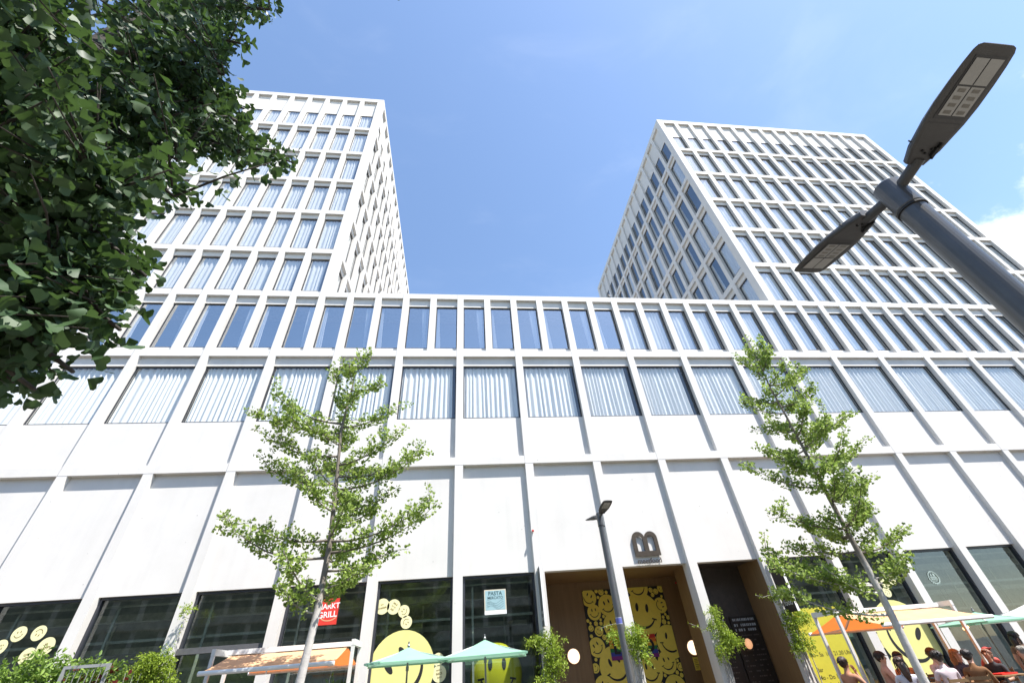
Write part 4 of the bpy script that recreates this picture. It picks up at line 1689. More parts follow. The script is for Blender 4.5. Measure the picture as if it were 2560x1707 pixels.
-278 -1425 838 -258 -1450 876
-207 -1594 511 -189 -1597 465
-491 -1278 632 -524 -1309 611
-261 -1543 779 -302 -1568 764
-114 -1517 762 -100 -1515 715
-536 -1412 507 -567 -1374 518
-518 -1360 513 -519 -1311 523
-123 -1548 787 -124 -1574 744
-222 -1538 752 -196 -1546 710
-431 -1578 482 -454 -1570 438
-383 -1599 725 -388 -1611 676
-423 -1581 500 -457 -1557 473
-247 -1579 770 -273 -1599 732
-240 -1458 351 -240 -1463 354
-136 -1457 550 -122 -1505 548
-250 -1404 874 -222 -1400 915
-100 -1543 453 -63 -1548 486
-404 -1538 753 -430 -1537 711
-406 -1395 775 -421 -1442 782
-483 -1423 463 -493 -1434 415
-317 -1515 344 -310 -1538 300
-543 -1420 534 -567 -1377 542
-536 -1477 669 -529 -1513 703
-375 -1567 409 -365 -1563 441
-376 -1391 334 -402 -1413 297
-328 -1514 851 -304 -1507 894
-459 -1379 765 -475 -1409 729
-338 -1571 381 -333 -1585 363
-452 -1307 422 -444 -1294 470
-175 -1614 637 -128 -1601 626
-191 -1478 801 -217 -1493 831
-421 -1582 501 -455 -1547 510
-225 -1472 359 -219 -1470 359
-490 -1515 655 -482 -1559 678
-322 -1615 655 -370 -1628 665
-260 -1581 645 -305 -1591 665
-237 -1599 667 -258 -1597 712
-405 -1610 556 -385 -1625 599
-361 -1480 322 -407 -1479 301
-322 -1358 325 -317 -1318 295
-274 -1589 772 -314 -1610 750
-516 -1280 647 -553 -1312 656
-429 -1592 504 -442 -1616 474
-519 -1420 616 -514 -1444 660
-236 -1536 802 -230 -1513 846
-215 -1620 492 -217 -1636 445
-255 -1606 553 -299 -1622 569
-435 -1564 411 -484 -1552 410
-459 -1314 410 -487 -1330 448
-137 -1537 418 -97 -1532 447
-430 -1313 399 -401 -1272 402
-225 -1472 359 -204 -1476 325
-485 -1492 481 -489 -1516 437
-115 -1529 797 -104 -1533 749
-191 -1478 801 -202 -1481 814
-308 -1399 336 -322 -1412 328
-404 -1598 544 -378 -1604 586
-494 -1355 770 -508 -1364 723
-337 -1571 381 -325 -1593 425
-203 -1493 371 -237 -1525 363
-232 -1575 633 -261 -1591 596
-295 -1469 316 -276 -1502 283
-391 -1605 512 -353 -1634 526
-154 -1474 794 -124 -1444 767
-226 -1576 500 -224 -1589 452
-384 -1359 377 -413 -1399 381
-453 -1290 605 -463 -1283 556
-446 -1317 401 -453 -1325 375
-105 -1481 542 -68 -1513 532
-242 -1376 293 -247 -1329 276
-219 -1613 643 -215 -1610 676
-167 -1548 390 -191 -1592 391
-392 -1517 801 -434 -1503 779
-532 -1433 612 -526 -1481 621
-152 -1611 683 -113 -1592 707
-189 -1507 377 -215 -1529 374
-78 -1502 773 -54 -1480 736
-172 -1492 809 -174 -1503 785
-518 -1418 502 -521 -1419 511
-250 -1575 527 -296 -1592 517
-370 -1379 874 -353 -1391 920
-272 -1411 303 -267 -1377 287
-520 -1287 651 -555 -1321 662
-175 -1520 384 -179 -1534 371
-425 -1482 362 -469 -1465 347
-400 -1382 776 -403 -1424 804
-304 -1465 317 -308 -1494 277
-311 -1481 346 -316 -1496 317
-331 -1504 336 -362 -1515 299
-520 -1414 605 -520 -1395 644
-375 -1594 755 -377 -1608 707
-337 -1391 847 -361 -1409 822
-443 -1380 779 -463 -1424 764
-216 -1626 647 -259 -1633 672
-501 -1415 446 -511 -1412 398
-529 -1287 644 -569 -1317 647
-306 -1580 410 -270 -1590 444
-481 -1480 516 -467 -1525 533
-420 -1354 382 -448 -1392 367
-134 -1606 580 -91 -1593 601
-399 -1628 596 -385 -1646 640
-432 -1580 566 -434 -1570 615
-290 -1585 627 -335 -1605 624
-319 -1424 889 -303 -1453 927
-310 -1587 395 -271 -1611 416
-479 -1288 638 -509 -1327 647
-300 -1399 295 -332 -1363 279
-232 -1462 815 -251 -1470 861
-363 -1366 369 -379 -1381 368
-150 -1514 756 -141 -1527 708
-142 -1538 415 -126 -1541 462
-337 -1391 847 -366 -1422 821
-468 -1270 448 -478 -1237 484
-191 -1478 801 -201 -1475 840
-142 -1542 419 -134 -1570 460
-213 -1603 541 -241 -1606 582
-476 -1387 812 -480 -1431 835
-460 -1320 406 -485 -1362 414
-201 -1629 552 -181 -1638 596
-391 -1531 845 -430 -1507 865
-520 -1414 605 -521 -1425 585
-279 -1605 761 -316 -1625 735
-136 -1511 805 -116 -1508 760
-361 -1612 502 -322 -1643 506
-446 -1317 401 -449 -1334 434
-172 -1492 811 -189 -1486 858
-429 -1592 504 -472 -1572 516
-210 -1638 649 -251 -1648 670
-357 -1540 826 -370 -1548 792
-203 -1493 371 -209 -1510 352
-234 -1573 773 -244 -1590 727
-363 -1366 369 -369 -1358 341
-472 -1480 614 -468 -1528 627
-71 -1480 592 -31 -1496 617
-159 -1621 571 -115 -1615 595
-352 -1347 368 -326 -1304 365
-322 -1371 320 -329 -1336 285
-375 -1538 799 -404 -1534 758
-121 -1468 559 -88 -1499 580
-376 -1583 772 -380 -1594 723
-429 -1594 532 -428 -1597 582
-448 -1327 409 -456 -1364 440
-341 -1382 345 -368 -1381 303
-345 -1377 361 -362 -1400 356
-541 -1344 519 -548 -1295 528
-375 -1606 762 -373 -1623 715
-537 -1432 531 -560 -1429 553
-388 -1407 863 -409 -1452 859
-66 -1460 617 -30 -1463 652
-151 -1539 429 -175 -1541 473
-382 -1355 377 -392 -1373 368
-183 -1574 398 -208 -1617 408
-238 -1543 790 -224 -1539 785
-538 -1341 514 -543 -1292 519
-219 -1554 514 -186 -1553 476
-330 -1493 328 -360 -1499 289
-301 -1446 325 -293 -1457 305
-257 -1598 627 -302 -1613 614
-346 -1388 853 -364 -1403 838
-486 -1377 819 -486 -1416 850
-553 -1430 619 -565 -1472 642
-203 -1493 371 -217 -1497 376
-424 -1323 398 -397 -1290 425
-532 -1410 498 -539 -1372 466
-494 -1400 590 -501 -1358 564
-479 -1448 662 -470 -1472 705
-536 -1411 663 -524 -1407 712
-271 -1408 868 -244 -1410 910
-434 -1516 821 -479 -1495 816
-399 -1581 415 -448 -1591 421
-124 -1553 458 -105 -1567 502
-107 -1459 633 -73 -1466 669
-331 -1497 820 -310 -1487 865
-530 -1424 626 -517 -1446 669
-341 -1492 379 -386 -1480 361
-345 -1557 830 -299 -1577 833
-122 -1526 824 -130 -1536 817
-408 -1547 793 -444 -1536 759
-336 -1484 816 -353 -1460 857
-487 -1276 637 -513 -1318 628
-319 -1589 418 -299 -1609 459
-357 -1388 856 -383 -1430 846
-492 -1414 599 -508 -1390 561
-312 -1492 854 -288 -1485 897
-331 -1576 381 -292 -1607 386
-535 -1415 608 -523 -1392 643
-427 -1347 389 -454 -1389 382
-381 -1582 826 -396 -1592 779
-517 -1498 528 -500 -1541 547
-349 -1532 820 -313 -1559 797
-468 -1296 626 -495 -1333 606
-477 -1589 575 -505 -1588 617
-507 -1383 757 -526 -1412 722
-365 -1549 403 -385 -1549 384
-319 -1508 358 -295 -1521 345
-438 -1432 759 -457 -1476 746
-219 -1635 544 -263 -1656 534
-225 -1576 799 -182 -1563 789
-135 -1474 824 -113 -1432 837
-391 -1589 832 -424 -1588 794
-337 -1391 847 -344 -1438 860
-284 -1552 746 -315 -1578 716
-338 -1534 831 -296 -1546 856
-463 -1279 449 -471 -1250 489
-216 -1599 805 -231 -1616 772
-175 -1520 384 -163 -1521 367
-204 -1613 546 -163 -1590 562
-499 -1425 636 -489 -1441 682
-240 -1570 796 -287 -1588 799
-496 -1479 518 -487 -1504 538
-122 -1505 607 -104 -1542 637
-259 -1425 868 -234 -1437 909
-327 -1535 368 -328 -1526 382
-379 -1576 412 -408 -1567 429
-223 -1600 639 -178 -1585 623
-542 -1481 626 -537 -1530 637
-400 -1418 870 -418 -1464 870
-391 -1350 381 -403 -1364 379
-507 -1286 648 -531 -1329 659
-319 -1470 799 -283 -1474 833
-211 -1465 792 -223 -1452 831
-335 -1562 378 -366 -1559 371
-218 -1592 538 -224 -1604 490
-549 -1376 611 -548 -1326 610
-482 -1513 646 -477 -1558 667
-418 -1333 392 -398 -1310 405
-225 -1467 379 -240 -1482 374
-196 -1571 523 -153 -1558 502
-211 -1486 367 -188 -1473 349
-322 -1517 362 -360 -1511 345
-117 -1483 547 -88 -1523 543
-116 -1475 578 -90 -1500 612
-455 -1480 490 -451 -1511 451
-197 -1503 368 -206 -1526 325
-410 -1567 730 -429 -1570 684
-355 -1567 778 -348 -1583 731
-352 -1559 767 -348 -1574 719
-508 -1483 521 -493 -1485 568
-407 -1615 500 -373 -1652 493
-549 -1415 611 -548 -1442 615
-413 -1572 498 -418 -1579 461
-458 -1541 779 -499 -1527 753
-288 -1608 636 -335 -1623 636
-306 -1464 337 -292 -1458 351
-132 -1519 821 -136 -1544 801
-81 -1507 782 -55 -1486 745
-504 -1418 499 -507 -1439 503
-139 -1546 423 -126 -1579 458
-455 -1311 404 -473 -1323 382
-128 -1482 629 -100 -1508 662
-231 -1446 397 -197 -1466 405
-233 -1438 421 -198 -1455 429
-228 -1449 385 -195 -1471 392
-205 -1448 354 -169 -1464 360
-213 -1461 378 -180 -1482 384
-217 -1445 356 -182 -1462 363
-217 -1465 425 -185 -1488 431
-260 -1431 451 -229 -1454 461
-236 -1442 397 -203 -1462 405
-230 -1443 395 -195 -1462 402
-214 -1470 390 -183 -1494 396
-216 -1468 386 -185 -1493 392
-253 -1439 443 -222 -1464 452
-209 -1458 408 -175 -1478 414
-250 -1434 429 -217 -1453 438
-263 -1435 463 -234 -1461 473
-242 -1435 404 -207 -1453 412
-220 -1443 386 -184 -1460 393
-261 -1436 416 -233 -1461 426
-242 -1438 381 -208 -1458 389
-198 -1469 385 -165 -1490 390
-221 -1451 373 -187 -1472 380
-249 -1443 418 -219 -1468 426
-223 -1452 379 -190 -1473 386
-242 -1427 417 -205 -1439 426
-245 -1443 427 -213 -1465 435
-195 -1471 392 -162 -1492 397
-261 -1438 452 -233 -1465 462
-228 -1441 364 -192 -1458 372
-247 -1437 442 -214 -1458 450
-212 -1461 423 -179 -1483 429
-254 -1438 439 -224 -1462 448
-199 -1457 378 -163 -1475 384
-243 -1448 422 -213 -1472 430
-234 -1460 418 -205 -1486 425
-219 -1456 377 -186 -1477 384
-249 -1442 455 -219 -1466 464
-268 -1425 405 -236 -1446 417
-236 -1434 369 -201 -1450 377
-245 -1446 438 -215 -1471 446
-228 -1447 390 -194 -1467 397
-216 -1451 395 -181 -1470 402
-266 -1429 429 -236 -1452 440
-230 -1465 409 -201 -1491 416
-233 -1439 367 -198 -1457 375
-187 -1457 347 -151 -1474 352
-208 -1457 396 -174 -1476 402
-255 -1423 426 -218 -1436 436
-204 -1444 363 -167 -1459 369
-252 -1451 444 -226 -1480 452
-253 -1433 410 -220 -1453 419
-235 -1436 366 -199 -1452 374
-261 -1427 459 -228 -1447 469
-218 -1446 369 -183 -1463 375
-199 -1462 336 -165 -1481 341
-217 -1447 403 -182 -1466 409
-217 -1439 372 -180 -1454 379
-200 -1462 377 -166 -1482 383
-225 -1445 362 -190 -1463 369
-220 -1459 391 -188 -1482 397
-245 -1435 390 -211 -1454 398
-196 -1456 350 -161 -1473 356
-201 -1466 394 -167 -1487 399
-248 -1442 432 -217 -1466 440
-200 -1451 359 -164 -1467 364
-244 -1443 436 -213 -1466 445
-221 -1441 382 -185 -1457 389
-233 -1444 400 -199 -1465 407
-258 -1435 464 -227 -1458 473
-248 -1437 391 -215 -1457 400
-204 -1410 325 -164 -1410 322
-223 -1412 332 -183 -1413 328
-214 -1409 327 -175 -1409 324
-187 -1422 294 -147 -1427 291
-191 -1429 299 -152 -1436 296
-222 -1396 328 -183 -1388 324
-171 -1423 279 -132 -1427 277
-200 -1425 307 -161 -1432 304
-168 -1432 274 -128 -1439 272
-207 -1411 311 -167 -1412 308
-189 -1415 305 -150 -1417 302
-221 -1408 335 -181 -1407 332
-172 -1424 309 -133 -1429 306
-212 -1398 360 -173 -1392 356
-205 -1411 301 -165 -1411 298
-181 -1419 303 -142 -1422 300
-214 -1412 325 -174 -1413 322
-204 -1417 300 -164 -1420 297
-229 -1400 331 -190 -1394 328
-208 -1404 343 -168 -1402 340
-204 -1394 312 -165 -1386 309
-224 -1406 311 -185 -1404 308
-198 -1407 311 -158 -1405 308
-181 -1415 292 -141 -1417 289
-183 -1428 282 -144 -1434 280
-214 -1394 331 -175 -1386 328
-177 -1420 307 -137 -1423 305
-173 -1438 275 -134 -1448 272
-188 -1422 304 -148 -1426 301
-199 -1409 318 -159 -1409 315
-215 -1403 335 -176 -1399 331
-176 -1439 288 -138 -1449 286
-167 -1427 300 -127 -1432 297
-176 -1423 291 -136 -1427 288
-186 -1412 324 -146 -1413 321
-188 -1415 299 -148 -1418 296
-200 -1420 302 -160 -1424 299
-214 -1391 319 -175 -1381 316
-172 -1419 303 -132 -1422 300
-197 -1415 314 -157 -1417 311
-198 -1407 307 -159 -1406 304"""
def dec(t): return [np.array([int(v) for v in ln.split()], float).reshape(-1, 3) / 100 for ln in t.strip().split('\n')]
r = np.random.default_rng(77)
bt = empty('ginkgo_tree', 'large dark leafy ginkgo overhead, its boughs hanging across the upper left', 'tree', (-2.9, -14.1, 0))
b = MB()
b.tube([(-2.9 + .03 * math.sin(z), -14.1 + .02 * math.cos(z * 1.3), z) for z in (0, .5, 1.5, 2.5, 3.5, 4.5, 5.5, 6.5, 7.5, 8.5, 9.3)], [.19, .15, .14, .13, .115, .095, .07, .05, .035, .02, .008], 12)
for l in dec(LIMBS):
    n = len(l)
    b.tube(l, [.034 * (1 - .8 * i / (n - 1)) for i in range(n)], 6)
P, D = [], []
for l in dec(LIMBS)[:21]:
    p, d = along(l, .022, .12, 3, r, .34, .2); P += p; D += d
for l in dec(LIMBS)[:3]:
    p, d = along(l, .020, .13, 3, r, .55, .1); P += p; D += d
for tw in dec(TWIGS):
    a, e = tw[0], tw[1]
    m = (a + e) / 2 + (0, 0, .03)
    b.tube([a, m, e], [.0065, .005, .0025], 4)
    p, d = along([a, m, e], .024, .085, 2, r, .05, .3); P += p; D += d
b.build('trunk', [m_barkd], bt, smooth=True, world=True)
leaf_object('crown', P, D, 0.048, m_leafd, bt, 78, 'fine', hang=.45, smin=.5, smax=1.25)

# ---- climbers on the ground-floor piers, with pale twisted stems
def climber(label, x, stems_top, blobs, seed, n_leaf=1.0, trail=()):
    r = np.random.default_rng(seed)
    root = empty('climbing_plant', label, 'plant', (x, -.15, 0), 0, 'climbing plants on the white piers')
    b = MB()
    for k in range(9):
        ox, ph = x + r.uniform(-.13, .13), r.uniform(0, 6)
        pts = [(ox + .05 * math.sin(z * 2.3 + ph), -.14 + .05 * math.cos(z * 2.0 + ph), z) for z in np.linspace(0, stems_top * r.uniform(.85, 1), 12)]
        b.tube(pts, [r.uniform(.012, .024) * (1 - .5 * i / 12) for i in range(12)], 5)
    P, D = [], []
    for (bx, bz, rx, rz, n) in blobs:
        for k in range(int(n * n_leaf * 1.7)):
            q = r.normal(0, 1, 3); q /= np.linalg.norm(q); q *= r.uniform(.45, 1.05)
            c = np.array((bx, -.26, bz)) + q * (rx, .24, rz)
            if c[1] > -.03: c[1] = -.03 - r.random() * .1
            v = r.normal(0, 1, 3); v[1] -= .6; v[2] -= .3; v /= np.linalg.norm(v)
            ln = [c, c + v * .10, c + v * .20 + (0, 0, -.05)]
            p, d = along(ln, .030, .035, 2, r, 0, .2); P += p; D += d
    for ln in trail:
        b.tube(ln, .005, 4)
        p, d = along(ln, .06, .05, 2, r, .3, .2); P += p; D += d
    b.build('stem', [m_vine], root, smooth=True, world=True)
    leaf_object('foliage', P, D, 0.056, m_leafc, root, seed + 1, 'oval', .7, 1.3)
climber('leafy climber covering the pier left of the entrance under the thin white blade sign', 2.62, 2.4, [(2.62, 2.45, .42, .32, 60), (2.75, 1.95, .36, .4, 60), (2.45, 1.55, .32, .4, 40), (2.2, 2.55, .25, .12, 14)], 31)
climber('leafy climber on the middle pier between the lamp pole and the smiley door', 5.3, 2.45, [(5.3, 2.5, .34, .26, 50), (5.35, 2.1, .34, .3, 46), (4.75, 2.5, .3, .16, 26)], 32, trail=[[(5.2, -.25, 2.6), (4.9, -.3, 2.8), (4.5, -.3, 2.75), (4.25, -.3, 2.68)]])
climber('bright green climber on the pier right of the wall lamp and dark lobby', 8.02, 2.5, [(8.05, 2.55, .24, .28, 30), (8.30, 2.18, .26, .24, 52), (8.05, 2.95, .12, .16, 12), (7.95, 1.95, .22, .22, 20)], 33, trail=[[(7.9, -.2, 2.5), (7.6, -.25, 2.42), (7.4, -.3, 2.55), (7.15, -.3, 2.65)]])
climber('straggling climber on the pier beside the dark hanging blade sign', 10.72, 3.3, [(10.6, 2.5, .26, .34, 40), (11.0, 2.62, .3, .2, 34), (10.5, 1.95, .2, .3, 22), (10.35, 3.25, .2, .14, 12), (10.75, 2.0, .22, .26, 18)], 34, trail=[[(10.5, -.2, 3.2), (10.2, -.3, 3.25), (9.9, -.35, 3.2), (9.65, -.35, 3.27)]])
climber('yellow-green climber on the far left pier above the planter', -8.2, 2.7, [(-8.2, 2.72, .48, .30, 80), (-8.55, 2.45, .42, .28, 60), (-7.9, 2.35, .38, .36, 60), (-7.86, 3.98, .08, .14, 7)], 35, trail=[[(-8.1, -.15, 2.9), (-7.95, -.12, 3.4), (-7.88, -.12, 4.0)]])

# ---- planter with a mixed hedge at the lower left
pl = empty('planter', 'long planter box with a grey trellis frame in front of the left shop windows', 'planter', (-8.0, -4, 0))
b = MB(); b.box(-9.8, -6.3, -4.35, -3.65, 0, .6); b.build('box', [m_steel], pl, world=True)
b = MB(); b.box(-9.74, -6.36, -4.29, -3.71, .6, .604); b.build('soil', [pmat('soil', (.05, .035, .025), .95, noise=.3)], pl, world=True)
b = MB()
for x in (-7.6, -6.83): b.bar((x, -4.42, .05), (x, -4.42, 2.42), .05, .05)
b.bar((-7.625, -4.42, 2.445), (-6.805, -4.42, 2.445), .05, .05)
for k in range(1, 7): b.bar((-7.6 + k * .11, -4.42, .1), (-7.6 + k * .11, -4.42, 2.42), .008, .008)
b.build('trellis', [pmat('zinc_grey', (.27, .28, .28), .5, noise=.1)], pl, world=True)
r = np.random.default_rng(41)
hd = empty('planter_hedge', 'mixed leafy green hedge growing in the planter at the lower left', 'plant', (-8.2, -4, .6))
b = MB(); P, D = [], []
for k in range(380):
    x = r.uniform(-9.75, -6.6); ztop = float(np.interp(x, [-9.8, -9.1, -8.7, -8.35, -8.0, -7.4, -7.0, -6.6], [2.48, 2.60, 2.76, 2.82, 2.72, 2.66, 2.58, 2.22]))
    z = r.uniform(.8, 1) ** 1.0 * ztop - r.random() ** 2 * .9
    y = -4 + r.uniform(-.38, .38)
    v = r.normal(0, 1, 3); v[2] = abs(v[2]) * .5; v /= np.linalg.norm(v)
    ln = [(x, y, z - .12), np.array((x, y, z - .04)) + v * .06, np.array((x, y, z)) + v * .16]
    p, d = along(ln, .035, .06, 2, r, 0, .2); P += p; D += d
for k in range(26):
    x = r.uniform(-9.7, -6.5); b.tube([(x, -4 + r.uniform(-.3, .3), .6), (x + .05, -4, 1.4), (x, -4 + r.uniform(-.2, .2), 2.3)], [.012, .009, .004], 5)
b.build('stem', [m_vine], hd, world=True)
leaf_object('foliage', P, D, 0.085, m_leafh, hd, 42, 'oval', .6, 1.4)
rf = empty('red_leaved_plant', 'red and rust leaved plant at the end of the planter under the hedge', 'plant', (-6.9, -4.1, .6))
P, D = [], []
b = MB()
for (x, z, n) in ((-7.45, 2.32, 8), (-6.88, 2.27, 14), (-6.62, 2.14, 14), (-7.1, 2.12, 12)):
    b.tube([(x, -4.15, .6), (x + .04, -4.15, 1.5), (x, -4.15, z)], [.012, .01, .005], 5)
    for k in range(n):
        o = r.normal(0, .09, 3); P.append(np.array((x, -4.2, z)) + o); D.append(o + (0, -.05, .05))
b.build('stem', [m_vine], rf, world=True)
leaf_object('foliage', P, D, 0.10, m_leafred, rf, 44, 'fan')

# ------------------------------------------------------------------ signs, stickers, lamps on the building
def disc_pts(cx, cz, r, y, n=36): return [(cx + r * math.cos(2 * PI * k / n), y, cz + r * math.sin(2 * PI * k / n)) for k in range(n)]

def face_marks(mb, cx, cz, r, y, rot, mat, clip=None, ticks=True, w=.075):
    """two oval eyes and a broad smile, drawn flat in the x-z plane at depth y"""
    ca, sa = math.cos(rot), math.sin(rot)
    def P(u, v): return (cx + (u * ca - v * sa) * r, y, cz + (u * sa + v * ca) * r)
    def put(pts):
        if clip:
            for p in pts:
                if not (clip[0] <= p[0] <= clip[1] and clip[2] <= p[2] <= clip[3]): return
        mb.poly(pts, mat)
    for s in (-1, 1):
        put([P(s * .27 + .085 * math.cos(a), .30 + .20 * math.sin(a)) for a in [2 * PI * k / 16 for k in range(16)]])
    n = 18
    for k in range(n):
        a0, a1 = math.radians(197 + 146 * k / n), math.radians(197 + 146 * (k + 1) / n)
        def ww(a): return w * (.45 + .75 * math.sin((math.degrees(a) - 197) / 146 * PI))
        R = .66
        put([P((R - ww(a0)) * math.cos(a0), (R - ww(a0)) * math.sin(a0) + .03), P((R + .02) * math.cos(a0), (R + .02) * math.sin(a0) + .03),
             P((R + .02) * math.cos(a1), (R + .02) * math.sin(a1) + .03), P((R - ww(a1)) * math.cos(a1), (R - ww(a1)) * math.sin(a1) + .03)])
    if ticks:
        for a in (197, 343):
            a = math.radians(a); c = (.65 * math.cos(a), .65 * math.sin(a) + .03); d = (math.cos(a) * .13, math.sin(a) * .13 + (.02 if True else 0)); e = (-math.sin(a) * .035, math.cos(a) * .035)
            put([P(c[0] - d[0] - e[0], c[1] - d[1] - e[1]), P(c[0] + d[0] - e[0], c[1] + d[1] - e[1]), P(c[0] + d[0] + e[0], c[1] + d[1] + e[1]), P(c[0] - d[0] + e[0], c[1] - d[1] + e[1])])

def solid_disc(mb, cx, cz, r, y0, y1, mat, n=36):
    f, b_ = disc_pts(cx, cz, r, y0, n), disc_pts(cx, cz, r, y1, n)
    mb.poly(f, mat); mb.poly(b_[::-1], mat)
    for k in range(n): mb.poly([f[k], b_[k], b_[(k + 1) % n], f[(k + 1) % n]], mat)

m_ink = pmat('brown_ink', (0.20, 0.13, 0.02), 0.6)
def sticker(label, cx, cz, r, kind, rot=0.0, lines=None, y=.318, mats=None, group='round yellow stickers on the shop panes', big=False):
    b = MB()
    solid_disc(b, cx, cz, r, y, y + .004, 0)
    if kind == 'face': face_marks(b, cx, cz, r * (.8 if not big else 1), y - .003, rot, 1)
    elif lines:
        n = len(lines)
        ca, sa = math.cos(rot), math.sin(rot)
        for k, (t, sz) in enumerate(lines):
            off = (n - 1) / 2 - k
            o = (cx - sa * off * r * .42, y - .003, cz + ca * off * r * .42)
            b.mesh_in(*text_geo(t, sz * r, bold=.015), plane_T(o, (ca, 0, sa), (-sa, 0, ca)), 1)
        if kind == 'wink':
            face_marks(b, cx, cz, r * .8, y - .003, rot, 1)
    o = b.build('smiley_decal' if big else 'window_sticker', mats or [m_cream, m_ink])
    return tag(o, label, 'sticker', None if big else group)

# far-left window
ZS = -0.8
sticker('round sticker with a winking smile, upper left of the ring at the far left pane', -12.49, 4.44 + ZS, .185, 'face', math.radians(10))
sticker('round sticker with an upside-down smile, upper right of the ring at the far left pane', -11.98, 4.43 + ZS, .185, 'face', math.radians(165))
sticker('round sticker cut by the left edge, in the ring at the far left pane', -12.80, 4.15 + ZS, .18, 'text', .1, [('HAVE A', .3), ('SMILE', .34)])
sticker('round sticker reading BE HAPPY, right of the ring at the far left pane', -11.62, 4.10 + ZS, .215, 'text', math.radians(8), [('BE', .32), ('HAPPY', .42)])
sticker('round sticker half hidden by the hedge, bottom of the ring at the far left pane', -11.98, 3.90 + ZS, .195, 'text', math.radians(15), [('THINK', .3), ('HAPPY', .3)])
# window left of the pasta poster
sticker('pale round sticker reading SAY CHEEESE, leftmost of the arc above the giant smile', -2.43, 4.53 + ZS, .215, 'text', math.radians(10), [('SAY', .26), ('CHEEESE', .30)])
sticker('pale round sticker reading SMILE IN THE AIR, second in the arc above the giant smile', -2.08, 4.50 + ZS, .205, 'text', math.radians(-32), [('SMILE', .30), ('IN THE', .22), ('AIR', .36)])
sticker('small round sticker with a sideways smile, third in the arc above the giant smile', -1.755, 4.36 + ZS, .172, 'face', math.radians(45))
sticker('small round sticker with an overturned smile, lowest of the arc above the giant smile', -1.655, 4.07 + ZS, .172, 'face', math.radians(-140))
sticker('small round sticker with a smile half behind the first mint parasol', -0.64, 3.08 + ZS, .16, 'face', 0)
sticker('round two-tone sticker reading HAVE A NICE DAY beside the giant smile', -0.60, 2.74 + ZS, .205, 'text', math.radians(8), [('HAVE A', .22), ('NICE', .40), ('DAY', .32)])
sticker('giant pale yellow smiling disc, tilted, on the pane behind the first mint parasol', -1.70, 2.12, .95, 'face', math.radians(40), y=.312, mats=[m_paleyel, m_black], big=True)
# window behind the right ginkgo
sticker('round sticker at the upper middle of the arc by the right ginkgo trunk', 15.46, 4.37 + ZS, .20, 'text', math.radians(-20), [('THINK', .3), ('HAPPY', .3)])
sticker('round sticker highest in the arc right of the right ginkgo trunk', 15.78, 4.44 + ZS, .17, 'text', math.radians(-30), [('SMILE', .34), ('MORE', .30)])
sticker('round sticker half hidden by leaves of the right ginkgo', 15.17, 4.22 + ZS, .17, 'face', math.radians(30))
sticker('small round sticker lowest in the arc behind the right ginkgo trunk', 15.05, 3.95 + ZS, .15, 'face', math.radians(120))
sticker('round sticker under the orange awning cloth left of the tilted smile', 13.97, 2.98 + ZS, .16, 'face', 0)
sticker('round sticker with lettering low beside the tilted smile and the people', 13.93, 2.62 + ZS, .20, 'text', math.radians(-15), [('SMILE', .3), ('TODAY', .3)])
sticker('large pale disc with a smile low behind the seated people', 14.22, 1.00, .46, 'face', math.radians(-20), y=.316, mats=[m_paleyel, m_black], big=True)
sticker('giant pale yellow smiling disc, leaning right, behind the right ginkgo trunk', 14.93, 1.86, 1.06, 'face', math.radians(-40), y=.312, mats=[m_paleyel, m_black], big=True)

# inflated smiling ball inside the window with the pasta poster
b = MB(); b.ellipsoid((1.12, .98, 1.83), (.80, .42, .80), 32, 18)
bl = b.build('smiling_ball', [pmat('glossy_yellow', (0.55, 0.52, 0.03), 0.3, noise=.05)], None, smooth=True)
tag(bl, 'big shaded yellow smiling ball inside the window under the pasta poster', 'balloon')
fb = MB(); face_marks(fb, 0, 0, .78, 0, math.radians(-2), 0)
pts = []
for (x, y, z) in fb.v:
    q = max(0.0, 1 - (x / .80) ** 2 - (z / .80) ** 2)
    pts.append((1.12 + x, .98 - .42 * math.sqrt(q) - .006, 1.83 + z))
fb.v = pts
fb.build('face_print', [m_black], bl)

# pasta poster
po = empty('poster', 'pale blue poster reading PASTA MERCATO on the dark shop pane', 'poster', (1.125, .31, 3.65))
b = MB(); b.box(.775, 1.48, .312, .322, 3.31, 4.00, 0); b.box(.805, 1.45, .3095, .3118, 3.43, 3.97, 1); b.box(.775, 1.48, .3085, .3115, 3.31, 3.42, 2)
b.build('sheet', [pmat('cream_paper', (.62, .55, .42), .8, noise=.05), pmat('pale_blue_ink', (.30, .46, .50), .8, noise=.05), m_white], po, world=True)
b = MB()
b.mesh_in(*text_geo('PASTA', .155, bold=.012), plane_T((1.127, .306, 3.885), (1, 0, 0), (0, 0, 1)))
b.mesh_in(*text_geo('MERCATO', .108, bold=.006), plane_T((1.127, .306, 3.765), (1, 0, 0), (0, 0, 1)))
for k in range(4):
    pts = [(.86 + .53 * t, .306, 3.50 + .05 * k + .05 * math.sin(t * 7 + .4 * k)) for t in np.linspace(0, 1, 14)]
    for p, q in zip(pts, pts[1:]): b.poly([p, q, (q[0], q[1], q[2] + .006), (p[0], p[1], p[2] + .006)])
for p, q in zip(disc_pts(.9, 3.58, .05, .306, 14), disc_pts(.9, 3.58, .05, .306, 14)[1:]): b.poly([p, q, (q[0], q[1], q[2] + .006), (p[0], p[1], p[2] + .006)])
b.build('print', [pmat('dark_teal_ink', (.03, .08, .09), .7)], po, world=True)

